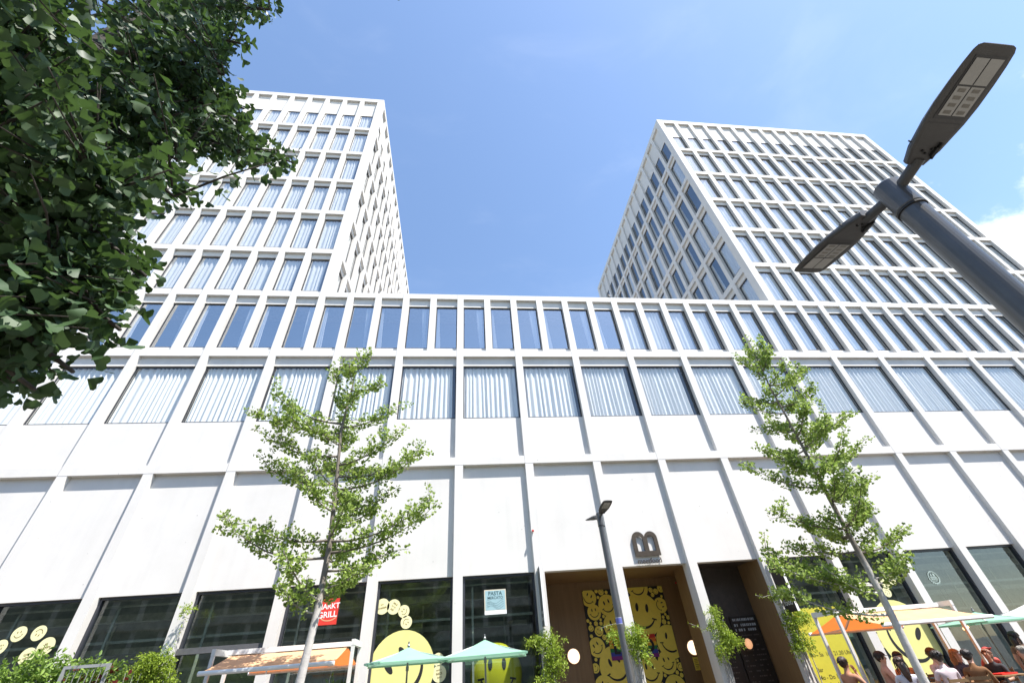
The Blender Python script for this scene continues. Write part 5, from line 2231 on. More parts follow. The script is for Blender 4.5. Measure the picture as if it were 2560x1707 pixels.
# red grill sign hung behind the left ginkgo
gs = empty('hanging_sign', 'red square sign reading MARKT GRILL, half hidden by the ginkgo trunk', 'sign', (-4.03, .31, 3.7))
b = MB(); b.box(-4.37, -3.76, .300, .326, 3.34, 4.03)
b.build('board', [m_red], gs, world=True)
b = MB()
b.mesh_in(*text_geo('MARKT', .20, bold=.02), plane_T((-4.06, .297, 3.82), (1, 0, .05), (-.05, 0, 1)))
b.mesh_in(*text_geo('GRILL', .22, bold=.02), plane_T((-4.06, .297, 3.60), (1, 0, .05), (-.05, 0, 1)))
b.build('lettering', [m_white], gs, world=True)
b = MB()
for k in range(12):
    a0, a1 = PI * (1.1 + .75 * k / 12), PI * (1.1 + .75 * (k + 1) / 12)
    b.poly([(-4.02 + .25 * math.cos(a0), .2975, 3.62 + .16 * math.sin(a0)), (-4.02 + .25 * math.cos(a1), .2975, 3.62 + .16 * math.sin(a1)), (-4.02 + .27 * math.cos(a1), .2975, 3.60 + .17 * math.sin(a1)), (-4.02 + .27 * math.cos(a0), .2975, 3.60 + .17 * math.sin(a0))])
b.build('swoosh', [m_orange], gs, world=True)

# letter sign over the entrance: a B lying on its back, with the small word below
ls = empty('wall_sign', 'bronze letter B lying on its back with the word meetfood below, over the entrance', 'sign', (6.55, .15, 5))
def arch_B(y0, y1, mb, cx=6.545, z0=4.70, w=.93, h=.80):
    """outline with two arched holes"""
    def half(x0, x1, zb, zt, n=10):
        r = (x1 - x0) / 2; c = (x0 + x1) / 2
        return [(x0, zb)] + [(c - r * math.cos(PI * k / n), zt - r + r * math.sin(PI * k / n)) for k in range(n + 1)] + [(x1, zb)]
    xL, xR = cx - w / 2, cx + w / 2; st = .135
    parts = [(xL, cx), (cx, xR)]
    for i, (a, c) in enumerate(parts):
        out = half(a, c, z0, z0 + h, 12)
        inn = half(a + (st if i == 0 else st * .6), c - (st * .6 if i == 0 else st), z0 + st * 1.15, z0 + h - st, 12)
        n = len(out)
        for k in range(n - 1):
            mb.poly([(out[k][0], y0, out[k][1]), (out[k + 1][0], y0, out[k + 1][1]), (inn[k + 1][0], y0, inn[k + 1][1]), (inn[k][0], y0, inn[k][1])])
            mb.poly([(inn[k][0], y0, inn[k][1]), (inn[k + 1][0], y0, inn[k + 1][1]), (inn[k + 1][0], y1, inn[k + 1][1]), (inn[k][0], y1, inn[k][1])])
            mb.poly([(out[k][0], y0, out[k][1]), (out[k][0], y1, out[k][1]), (out[k + 1][0], y1, out[k + 1][1]), (out[k + 1][0], y0, out[k + 1][1])])
        mb.poly([(out[0][0], y0, out[0][1]), (inn[0][0], y0, inn[0][1]), (inn[-1][0], y0, inn[-1][1]), (out[-1][0], y0, out[-1][1])])
        mb.poly([(inn[0][0], y0, inn[0][1]), (inn[0][0], y1, inn[0][1]), (inn[-1][0], y1, inn[-1][1]), (inn[-1][0], y0, inn[-1][1])])
        mb.poly([(out[0][0], y0, out[0][1]), (out[-1][0], y0, out[-1][1]), (out[-1][0], y1, out[-1][1]), (out[0][0], y1, out[0][1])])
b = MB(); arch_B(.09, .14, b); b.build('emblem', [m_bronze], ls, world=True)
b = MB(); b.mesh_in(*text_geo('meetfood', .225, bold=.004, ext=.05), plane_T((6.545, .115, 4.545), (1, 0, 0), (0, 0, 1)))
b.build('lettering', [m_bronze], ls, world=True)

# red beacon on the pier
ab = empty('alarm_beacon', 'small red alarm beacon on the pier above the entrance', 'alarm light', (2.51, -.03, 5.68))
b = MB(); b.tube([(2.51, 0, 5.66), (2.51, -.05, 5.66)], .035, 12); b.build('base', [m_white], ab, world=True)
b = MB(); b.tube([(2.51, -.05, 5.66), (2.51, -.09, 5.66), (2.51, -.115, 5.66)], [.042, .040, .012], 12); b.build('lens', [m_red], ab, smooth=True, world=True)

# thin blade sign left of the entrance
bs = empty('blade_sign', 'thin white-edged blade sign projecting from the pier left of the entrance', 'sign', (2.56, -.3, 3.6))
b = MB(); b.box(2.535, 2.60, -.52, -.02, 2.86, 4.47); b.build('board', [pmat('grey_board', (.12, .125, .12), .5, noise=.1)], bs, world=True)
b = MB(); b.box(2.53, 2.605, -.535, -.52, 2.85, 4.48); b.build('edge', [m_white], bs, world=True)
b = MB()
for k, z in ((0, 2.86), (1, 4.4)): b.box(2.555, 2.58, -.02, -.001, z + .02, z + .06)
b.build('bracket', [m_steel], bs, world=True)
b = MB()
b.mesh_in(*text_geo('food', .17), plane_T((2.5325, -.27, 3.06), (0, -1, 0), (0, 0, 1)))
b.mesh_in(*text_geo('meet', .15), plane_T((2.5325, -.27, 3.23), (0, -1, 0), (0, 0, 1)))
b.build('lettering', [m_white], bs, world=True)
# brown blade sign right of the lobby
bs = empty('blade_sign', 'dark brown hanging blade sign reading meet food beside the yellow poster', 'sign', (10.75, -.35, 3.5))
b = MB(); b.box(10.69, 10.76, -.66, -.06, 2.74, 4.32); b.build('board', [m_brown], bs, world=True)
b = MB(); b.box(10.685, 10.765, -.675, -.66, 2.735, 4.325); b.build('edge', [m_white], bs, world=True)
b = MB(); b.box(10.71, 10.74, -.06, -.002, 2.98, 3.04); b.box(10.71, 10.74, -.06, -.002, 3.95, 4.01); b.build('bracket', [m_brown], bs, world=True)
b = MB()
b.mesh_in(*text_geo('food', .235, bold=.01), plane_T((10.6865, -.36, 3.0), (0, -1, 0), (0, 0, 1)))
b.mesh_in(*text_geo('meet', .20, bold=-.004), plane_T((10.6865, -.36, 3.22), (0, -1, 0), (0, 0, 1)))
b.build('lettering', [m_white], bs, world=True)

# yellow opening-hours poster inside opening 10
yp = empty('poster', 'tall yellow poster with opening hours behind the orange awning', 'poster', (11.8, .31, 2))
xa_, xb_ = bay(10) + .16, bay(10) + 1.92
b = MB(); b.box(xa_, xb_, .312, .320, .35, 2.86)
b.build('sheet', [pmat('acid_yellow', (.66, .60, .06), .5, noise=.05, trans=.2)], yp, world=True)
b = MB()
for t, z, x in (('Uhr', 2.13, 1.28), ('Apd', 1.80, .18), ('Mo - Sa  10 - 21.30 Uhr', 1.60, .12), ('Bar', 1.22, .16), ('Mo - Do 10 - 23 Uhr', 1.03, .14), ('Fr - Sa   10 - 1 Uhr', .84, .14)):
    b.mesh_in(*text_geo(t, .155, 'LEFT', bold=.006), plane_T((xa_ + x, .308, z), (1, 0, 0), (0, 0, 1)))
b.build('print', [pmat('olive_ink', (.10, .09, .01), .6)], yp, world=True)

# ring emblem on a square of film, opening 12
em = empty('window_emblem', 'pale ring emblem with a wreath on the dark pane right of the tilted smile', 'sign', (17.22, .32, 3.5))
cx, cz, R0 = 17.21, 3.50, .205
b = MB()
n = 40
for k in range(n):
    a0, a1 = 2 * PI * k / n, 2 * PI * (k + 1) / n
    low_ = PI < (a0 + .01) % (2 * PI) < 2 * PI
    ro = R0 + (.022 if low_ and k % 2 else 0)
    b.poly([(cx + (R0 - .03) * math.cos(a0), .314, cz + (R0 - .03) * math.sin(a0)), (cx + ro * math.cos(a0), .314, cz + ro * math.sin(a0)), (cx + ro * math.cos(a1), .314, cz + ro * math.sin(a1)), (cx + (R0 - .03) * math.cos(a1), .314, cz + (R0 - .03) * math.sin(a1))])
for dx, s in ((-.055, .035), (.055, .045)):
    b.poly(disc_pts(cx + dx, cz + .085, s, .314, 12))
rr = random.Random(9)
for row in range(2):
    x = cx - .13
    while x < cx + .12:
        w = rr.uniform(.018, .034); b.box(x, x + w, .313, .3145, cz - .015 - .055 * row, cz + .03 - .055 * row); x += w + .008
b.box(cx - .10, cx + .10, .313, .3145, cz - .115, cz - .10)
b.build('print', [pmat('frosted_film', (.34, .42, .38), .7)], em, world=True)

# entrance: printed double door crowded with smiling discs
dp = empty('poster', 'entrance door wrap crowded with yellow smiling discs on black', 'poster', (6.33, 2.96, 2))
X0, X1, Z0, Z1 = 4.70, 7.95, .05, 4.15
b = MB(); b.box(X0, X1, 2.962, 2.99, Z0, Z1)
b.build('backing', [m_black], dp, world=True)
def clip_poly(pts, x0, x1, z0, z1):
    def cut(ps, ax, lim, keep_less):
        out = []
        for i in range(len(ps)):
            p, q = ps[i - 1], ps[i]
            ip = (p[ax] <= lim) == keep_less or p[ax] == lim; iq = (q[ax] <= lim) == keep_less or q[ax] == lim
            if ip != iq:
                t = (lim - p[ax]) / (q[ax] - p[ax]); out.append(tuple(p[j] + (q[j] - p[j]) * t for j in range(3)))
            if iq: out.append(q)
        return out
    for ax, lim, kl in ((0, x0, False), (0, x1, True), (2, z0, False), (2, z1, True)):
        if pts: pts = cut(pts, ax, lim, kl)
    return pts
rr = random.Random(12)
circ = [(6.92, 3.25, .72, -.15), (6.95, 4.15, .42, .2), (6.35, 4.22, .30, 0), (4.92, 3.90, .30, -.5), (5.62, 3.62, .36, .3), (5.75, 2.95, .42, .15), (5.05, 3.42, .26, .1), (7.75, 2.35, .52, -.2),
        (5.55, 1.75, .62, .3), (6.75, 1.55, .45, .0), (4.95, 2.35, .30, .5), (7.72, 3.50, .26, -1.4), (7.45, 1.75, .34, .2), (6.05, 2.25, .30, 0), (7.55, 1.0, .4, .3), (5.0, 1.2, .36, -.3), (6.2, .8, .5, .1)]
words_ = {5: None}
tries = 0
while len(circ) < 120 and tries < 6000:
    tries += 1
    x, z = rr.uniform(X0 + .04, X1 - .04), rr.uniform(Z0 + .3, Z1 - .04)
    gap = min(math.hypot(x - c[0], z - c[1]) - c[2] for c in circ) - .012
    if gap < .045: continue
    circ.append((x, z, min(gap, rr.choice((.10, .16, .2, .24))), rr.uniform(-2.5, 2.5)))
b = MB()
quotes = ['YOU MAKE\nME SMILE', 'DEFINE\nSMILE', 'SMILE\nWHILE YOU\nSTILL HAVE\nTEETH', 'HAVE A\nNICE\nDAY', 'SAY\nCHEEESE', 'ARABUSE\nSMILE']
qn = 0
for i, (x, z, r_, rot) in enumerate(circ):
    y = 2.958 - .0022 * (i % 4)
    p = clip_poly(disc_pts(x, z, r_, y, 30), X0, X1, Z0, Z1)
    if len(p) > 2: b.poly(p, 0)
    inside = X0 + r_ * .3 < x < X1 - r_ * .3
    if i > 14 and r_ > .15 and i % 3 == 0 and X0 + r_ < x < X1 - r_ and z < Z1 - r_:
        b.mesh_in(*text_geo(quotes[qn % 3 if qn < 3 else qn % 5], r_ * .34), plane_T((x, y - .0012, z), (1, 0, .1), (-.1, 0, 1)), 1); qn += 1
    elif r_ > .07: face_marks(b, x, z, r_, y - .0012, rot, 1, clip=(X0, X1, Z0, Z1), ticks=r_ > .22)
b.build('print', [m_yeldeep, m_black], dp, world=True)
rbw = empty('banner', 'rainbow striped banner on the smiley door behind the middle climber', 'banner', (6.3, 2.9, 1.6))
b = MB()
cols = [(.55, .03, .02), (.72, .17, .02), (.70, .42, .03), (.03, .18, .06), (.05, .06, .32), (.20, .03, .19)]
for k in range(6): b.box(5.42, 7.2, 2.925, 2.935, 2.62 - .115 * (k + 1), 2.62 - .115 * k, k)
b.build('cloth', [pmat('rainbow_stripe', c, .8, noise=.05) for c in cols], rbw, world=True)
b = MB()
b.box(5.56, 5.66, 2.921, 2.9235, 2.10, 2.50); b.box(5.66, 5.78, 2.921, 2.9235, 2.10, 2.18)
for k in range(24):
    a0, a1 = 2 * PI * k / 24, 2 * PI * (k + 1) / 24
    b.poly([(6.92 + q * math.cos(a), 2.9215, 2.29 + q * 1.15 * math.sin(a)) for a, q in ((a0, .09), (a0, .18), (a1, .18), (a1, .09))])
b.build('lettering', [m_black], rbw, world=True)

# lit round wall lamps, small notice, detector and lobby pendant
def wall_lamp(label, x, z):
    w = empty('wall_lamp', label, 'lamp', (x, 2.97, z), 0, 'round wall lamps beside the smiley door')
    b = MB(); solid_disc(b, x, z, .235, 2.93, 2.985, 0); b.build('rim', [pmat('brass_rim', (.5, .34, .22), .35, noise=.05)], w, world=True)
    b = MB(); b.ellipsoid((x, 2.925, z), (.215, .07, .215), 24, 12, 0); b.build('lens', [emit_mat('lamp_glow', (1.0, .74, .50), 1.05)], w, smooth=True, world=True)
wall_lamp('round glowing wall lamp left of the smiley door', 4.04, 2.15)
wall_lamp('round glowing wall lamp right of the smiley door', 8.56, 2.11)
nt_ = empty('notice', 'small yellow notice on the walnut wall below the wall lamp', 'notice', (8.57, 2.98, 1.6))
b = MB(); b.box(8.45, 8.70, 2.975, 2.985, 1.45, 1.83); b.build('sheet', [m_yellow], nt_, world=True)
b = MB()
for k in range(6): b.box(8.49, 8.65 - .03 * (k % 3), 2.972, 2.9745, 1.76 - k * .05, 1.775 - k * .05)
b.build('print', [m_ink], nt_, world=True)
b = MB(); b.ellipsoid((8.59, 2.97, 4.22), (.035, .03, .035), 10, 6); tag(b.build('detector', [m_red]), 'tiny red detector high on the walnut wall beside the door', 'detector')
def pendant(label, x, y, z, r_, s, group='bulb pendants in the shops', col=(1.0, .45, .16)):
    p = empty('pendant_lamp', label, 'lamp', (x, y, z), 0, group)
    b = MB(); b.tube([(x, y, z + r_), (x, y, z + 1.2)], .006, 5); b.build('cord', [m_frame], p, world=True)
    b = MB(); b.ellipsoid((x, y, z), (r_, r_, r_ * 1.25), 12, 8); b.build('bulb', [emit_mat('bulb_glow', col, s)], p, smooth=True, world=True)
pendant('oval amber pendant lamp hanging in the dark lobby', 9.78, 1.25, 2.05, .12, .35, None, (1.0, .5, .25))
bulb = 'amber filament bulb hanging in a shop under the awnings'
for x, y, z in ((-8.75, .9, 2.56), (-4.6, 1.0, 1.95), (-4.0, .8, 1.85), (-3.45, .9, 1.80), (17.0, .9, 2.25), (18.1, 1.0, 2.0), (17.7, .8, 1.95), (-4.35, 1.4, 2.5)):
    pendant(bulb, x, y, z, .035, 5.0)
# hanging pot plants in the window behind the left awning
def pot(label, x, z, seed):
    r = np.random.default_rng(seed)
    p = empty('hanging_plant', label, 'plant', (x, .75, z), 0, 'hanging pot plants behind the left awning')
    b = MB(); b.lathe([(.02, -.09), (.075, -.08), (.09, .06), (.08, .06)], (x, .75, z), 12); b.build('pot', [pmat('pot_clay', (.42, .34, .2), .8, noise=.2)], p, world=True)
    b = MB()
    for a in (0, 2.1, 4.2): b.tube([(x + .08 * math.cos(a), .75 + .08 * math.sin(a), z + .05), (x, .75, z + .8)], .004, 4)
    b.build('cord', [m_vine], p, world=True)
    P = [np.array((x, .75, z + .08)) + r.normal(0, .07, 3) for k in range(34)]
    leaf_object('foliage', P, [q - np.array((x, .75, z)) + (0, 0, .1) for q in P], .17, m_leafh, p, seed, 'oval')
pot('hanging pot plant on long cords left of the ginkgo trunk', -4.72, 1.62, 61)
pot('hanging pot plant with broad leaves right of the ginkgo trunk', -3.75, 1.78, 62)
pot('smaller hanging pot plant at the right end of the left awning', -3.35, 1.66, 63)

# ------------------------------------------------------------------ street lamps: pole with two LED heads
def street_lamp(label, x, y, z, rz):
    root = empty('street_lamp', label, 'street lamp', (x, y, 0), rz, 'twin-headed grey street lamps')
    b = MB()
    b.tube([(0, 0, 0), (0, 0, .9), (0, 0, .92), (0, 0, z - .22)], [.092, .092, .078, .076], 28)
    b.build('pole', [m_lampgrey], root, smooth=False)
    b = MB(); b.tube([(0, 0, z - .22), (0, 0, z - .205), (0, 0, z + .05), (0, 0, z + .075)], [.076, .083, .083, .058], 28); b.build('pole_cap', [m_lampgrey], root)
    b = MB(); b.tube([(0, 0, z - .235), (0, 0, z - .218)], .086, 28)
    b.bar((.088, .0, z - .226), (.12, 0, z - .226), .02, .025); b.build('clamp', [m_black], root)
    for s in (-1, 1):
        b = MB(); b.tube([(0, s * .05, z - .03), (0, s * .24, z + .005)], .036, 16); b.build('arm', [m_lamphead], root)
        # head: shell lofted from sections along its length, narrow at the arm, full at the light
        secs = [(.20, .070, .055), (.24, .085, .062), (.30, .112, .066), (.38, .128, .062), (.47, .148, .055), (.58, .158, .047), (.70, .156, .040), (.80, .149, .034), (.87, .139, .026), (.895, .126, .018), (.905, .10, .010)]
        h = MB(); rings = []
        for (d, w, t) in secs:
            d = .2 + (d - .2) * .94
            zz = z + .01 + (d - .2) * .15
            ring = []
            for (u, v) in ((-1, 0), (-.97, -.22), (-.8, -.30), (.8, -.30), (.97, -.22), (1, 0), (.9, .45), (.55, .85), (0, 1.0), (-.55, .85), (-.9, .45)):
                ring.append((u * w, s * d, zz + v * t))
            rings.append(ring)
        for a_, c_ in zip(rings, rings[1:]):
            n = len(a_)
            for k in range(n): h.poly([a_[k], a_[(k + 1) % n], c_[(k + 1) % n], c_[k]])
        h.poly(rings[0]); h.poly(rings[-1])
        hd_ = h.build('lamp_head', [m_lamphead], root)
        # underside: dark tray with a 2 x 2 light panel, seam and latch
        T0 = lambda u, d, dz: (u, s * (.2 + (d - .2) * .94), z + .01 + (d - .2) * .94 * .15 - .30 * float(np.interp(d, [q[0] for q in secs], [q[2] for q in secs])) + dz)
        p = MB()
        p.poly([T0(-.112, .50, -.003), T0(.112, .50, -.003), T0(.106, .85, -.003), T0(-.106, .85, -.003)], 0)
        p.poly([T0(-.118, .472, -.0025), T0(.118, .472, -.0025), T0(.118, .477, -.0025), T0(-.118, .477, -.0025)], 0)
        for i in range(2):
            x0_, x1_ = (-.095, -.004) if i == 0 else (.004, .095)
            for (d0, d1, nl) in ((.52, .685, 4), (.695, .835, 0)):
                p.poly([T0(x0_, d0, -.006), T0(x1_, d0, -.006), T0(x1_, d1, -.006), T0(x0_, d1, -.006)], 1)
                for q in range(nl):
                    dc = d0 + (q + .5) * (d1 - d0) / nl
                    p.poly([T0(x0_ + .02, dc - .010, -.008), T0(x1_ - .02, dc - .010, -.008), T0(x1_ - .02, dc + .010, -.008), T0(x0_ + .02, dc + .010, -.008)], 2)
        p.build('led_panel', [pmat('panel_tray', (.03, .031, .034), .4), pmat('led_lens', (.34, .34, .33), .25, noise=.05), pmat('led_chip', (.16, .15, .13), .4)], hd_)
        f = MB()
        f.bar(T0(.055, .27, -.01), T0(.055, .33, -.012), .022, .02); f.bar(T0(.075, .25, .0), T0(.06, .36, -.012), .012, .02)
        f.build('latch', [m_black], hd_)
        for sx_, sd_ in ((-.03, .30), (0, .285), (.03, .315)):
            f = MB(); f.tube([T0(sx_, sd_, 0), T0(sx_, sd_, -.013)], .007, 8); f.build('screw', [m_black], hd_)
        f = MB(); f.bar(T0(-.09, .33, .03), T0(-.125, .335, .045), .008, .012)
        f.build('sensor_pin', [m_black], hd_)
    return root
street_lamp('large grey twin-headed street lamp close by, reaching over the upper right', 3.03, -14.15, 4.215, 0)
sl2 = street_lamp('small grey twin-headed street lamp standing before the entrance', 3.20, -5.6, 4.50, math.radians(3))
sl2.scale = (.78, .84, 1)
b = MB(); b.tube([(0, 0, 2.40), (0, 0, 2.50)], .0795, 28); st = b.build('pole_sticker', [pmat('blue_sticker', (.10, .12, .38), .5)], sl2)
b = MB(); b.tube([(0, 0, 2.395), (0, 0, 2.40)], .080, 28); b.tube([(0, 0, 2.50), (0, 0, 2.505)], .080, 28); b.build('sticker_rim', [m_white], st)

# ------------------------------------------------------------------ awnings and parasols on the terrace
def awning(label, x0, x1, yr, zr, yf, zf, yb, zb, legs_x):
    root = empty('awning', label, 'awning', ((x0 + x1) / 2, yr, 0), 0, 'double-sided orange terrace awnings')
    for lx in legs_x:
        b = MB()
        for dy in (-.42, .42): b.bar((lx, yr + dy, 0), (lx, yr + dy, zr - .02), .07, .07)
        b.box(lx - .04, lx + .04, yr - .46, yr + .46, zr - .02, zr + .10)
        b.build('portal', [m_whitefr], root, world=True)
    b = MB(); b.box(x0, x1, yr - .10, yr + .10, zr - .01, zr + .085); b.build('ridge_box', [m_white], root, world=True)
    for (ye, ze, nm) in ((yf, zf, -1), (yb, zb, 1)):
        c = MB(); n, m_ = 10, 5
        g_ = [[(x0 + .06 + (x1 - x0 - .12) * i / n, yr + nm * .07 + (ye - yr - nm * .07) * j / m_, zr - .03 + (ze - zr + .03) * j / m_ - .012 * math.sin(PI * j / m_) + .006 * math.sin(i * 2.3) * math.sin(PI * j / m_)) for j in range(m_ + 1)] for i in range(n + 1)]
        for i in range(n):
            for j in range(m_): c.poly([g_[i][j], g_[i + 1][j], g_[i + 1][j + 1], g_[i][j + 1]])
        c.build('canopy', [m_orange], root, smooth=True, world=True)
        b = MB(); b.tube([(x0 + .03, ye, ze - .01), (x1 - .03, ye, ze - .01)], .042, 10); b.build('front_bar', [m_white], root, world=True)
        for ax in (x0 + .45, x1 - .45):
            b = MB()
            mid = (ax + .25 * (1 if ax < (x0 + x1) / 2 else -1), (yr + ye) / 2, (zr + ze) / 2 - .14)
            b.bar((ax, yr, zr - .05), mid, .035, .045); b.bar(mid, (ax, ye, ze - .03), .03, .04)
            b.build('folding_arm', [m_whitefr], root, world=True)
    return root
awning('orange two-sided awning on white frame, dappled by the left ginkgo', -5.36, -2.62, -2.7, 2.57, -3.98, 2.215, -1.35, 2.25, (-5.52, -2.48))
awning('orange awning with sunlit top on white portals over the seated people', 10.25, 13.45, -2.7, 2.45, -4.08, 2.09, -1.3, 2.1, (9.95, 13.52))

def parasol(label, x, y, zr, za, hw, rz, mat, n=4):
    root = empty('parasol', label, 'parasol', (x, y, 0), rz, 'parasols over the terrace tables')
    b = MB(); b.tube([(0, 0, .06), (0, 0, za + .02)], .021, 10); b.build('pole', [m_steel], root)
    b = MB(); b.box(-.28, .28, -.28, .28, 0, .06); b.build('base', [m_steel], root)
    c = MB()
    cor = [(-hw, -hw), (hw, -hw), (hw, hw), (-hw, hw)]
    ST = 6
    for k in range(4):
        p, q = cor[k], cor[(k + 1) % 4]
        g_ = []
        for i in range(9):
            t = i / 8
            e = (p[0] + (q[0] - p[0]) * t, p[1] + (q[1] - p[1]) * t)
            sag = .05 * math.sin(PI * t)
            row = []
            for j in range(ST + 1):
                s = j / ST
                row.append((e[0] * s * (1 - sag * s), e[1] * s * (1 - sag * s), za - (za - zr) * s - .05 * math.sin(PI * s) * (1 - .6 * math.sin(PI * t)) - sag * .7 * s * s * (1 - s) * 2))
            g_.append(row)
        for i in range(8):
            for j in range(ST): c.poly([g_[i][j], g_[i + 1][j], g_[i + 1][j + 1], g_[i][j + 1]])
        for i in range(8):
            a_, d_ = g_[i][-1], g_[i + 1][-1]
            c.poly([a_, d_, (d_[0], d_[1], d_[2] - .035), (a_[0], a_[1], a_[2] - .035)])
    c.build('canopy', [mat], root)
    b = MB(); b.lathe([(.001, -.02), (.03, 0), (.035, .03), (.02, .06), (.018, .10), (.001, .115)], (0, 0, za), 10); b.build('finial', [m_steel], root)
    b = MB()
    for k in range(4): b.bar((0, 0, za - .05), (cor[k][0] * .97, cor[k][1] * .97, zr - .02), .018, .018)
    b.build('rib', [m_whitefr], root)
    b = MB(); b.tube([(0, 0, za - .45), (0, 0, za - .36)], .035, 10); b.build('hub', [m_steel], root)
    return root
parasol('mint green parasol in front of the giant smiling disc', -1.21, -3.0, 2.15, 2.44, .93, math.radians(7), m_mint)
parasol('mint green parasol under the pasta poster, right of its twin', .60, -3.0, 2.14, 2.47, 1.0, math.radians(-6), m_mint)
parasol('mint green parasol behind the white cloth at the right end of the terrace', 15.1, -2.2, 2.02, 2.28, .85, math.radians(4), m_mint)
parasol('white parasol at the far right edge of the terrace', 17.1, -2.3, 2.02, 2.42, 1.15, math.radians(-5), m_whcloth)

# ------------------------------------------------------------------ terrace tables, chairs and people
def chair(label, x, y, rz):
    root = empty('terrace_chair', label, 'chair', (x, y, 0), rz, 'chairs round the terrace tables')
    b = MB(); b.box(-.20, .20, -.20, .20, .43, .455); b.build('seat', [m_wood], root)
    b = MB()
    for k in range(3): b.bar((-.19, -.21 - .015 * k, .60 + .09 * k), (.19, -.21 - .015 * k, .60 + .09 * k), .014, .06)
    for s in (-1, 1): b.bar((s * .18, -.19, .455), (s * .18, -.245, .84), .02, .02)
    b.build('backrest', [m_wood], root)
    for sx in (-1, 1):
        for sy in (-1, 1):
            b = MB(); b.tube([(sx * .18, sy * .18, .43), (sx * .20, sy * .20, 0)], .012, 6); b.build('leg', [m_steel], root)
    return root
def table(label, x, y):
    root = empty('terrace_table', label, 'table', (x, y, 0), 0, 'terrace tables under the right awning')
    b = MB(); b.box(-.40, .40, -.35, .35, .715, .74); b.build('table_top', [m_wood], root)
    b = MB(); b.tube([(0, 0, .03), (0, 0, .715)], .03, 8); b.build('leg', [m_steel], root)
    b = MB(); b.lathe([(.24, 0), (.24, .02), (.03, .035)], (0, 0, 0), 14); b.build('foot', [m_steel], root)
    return root

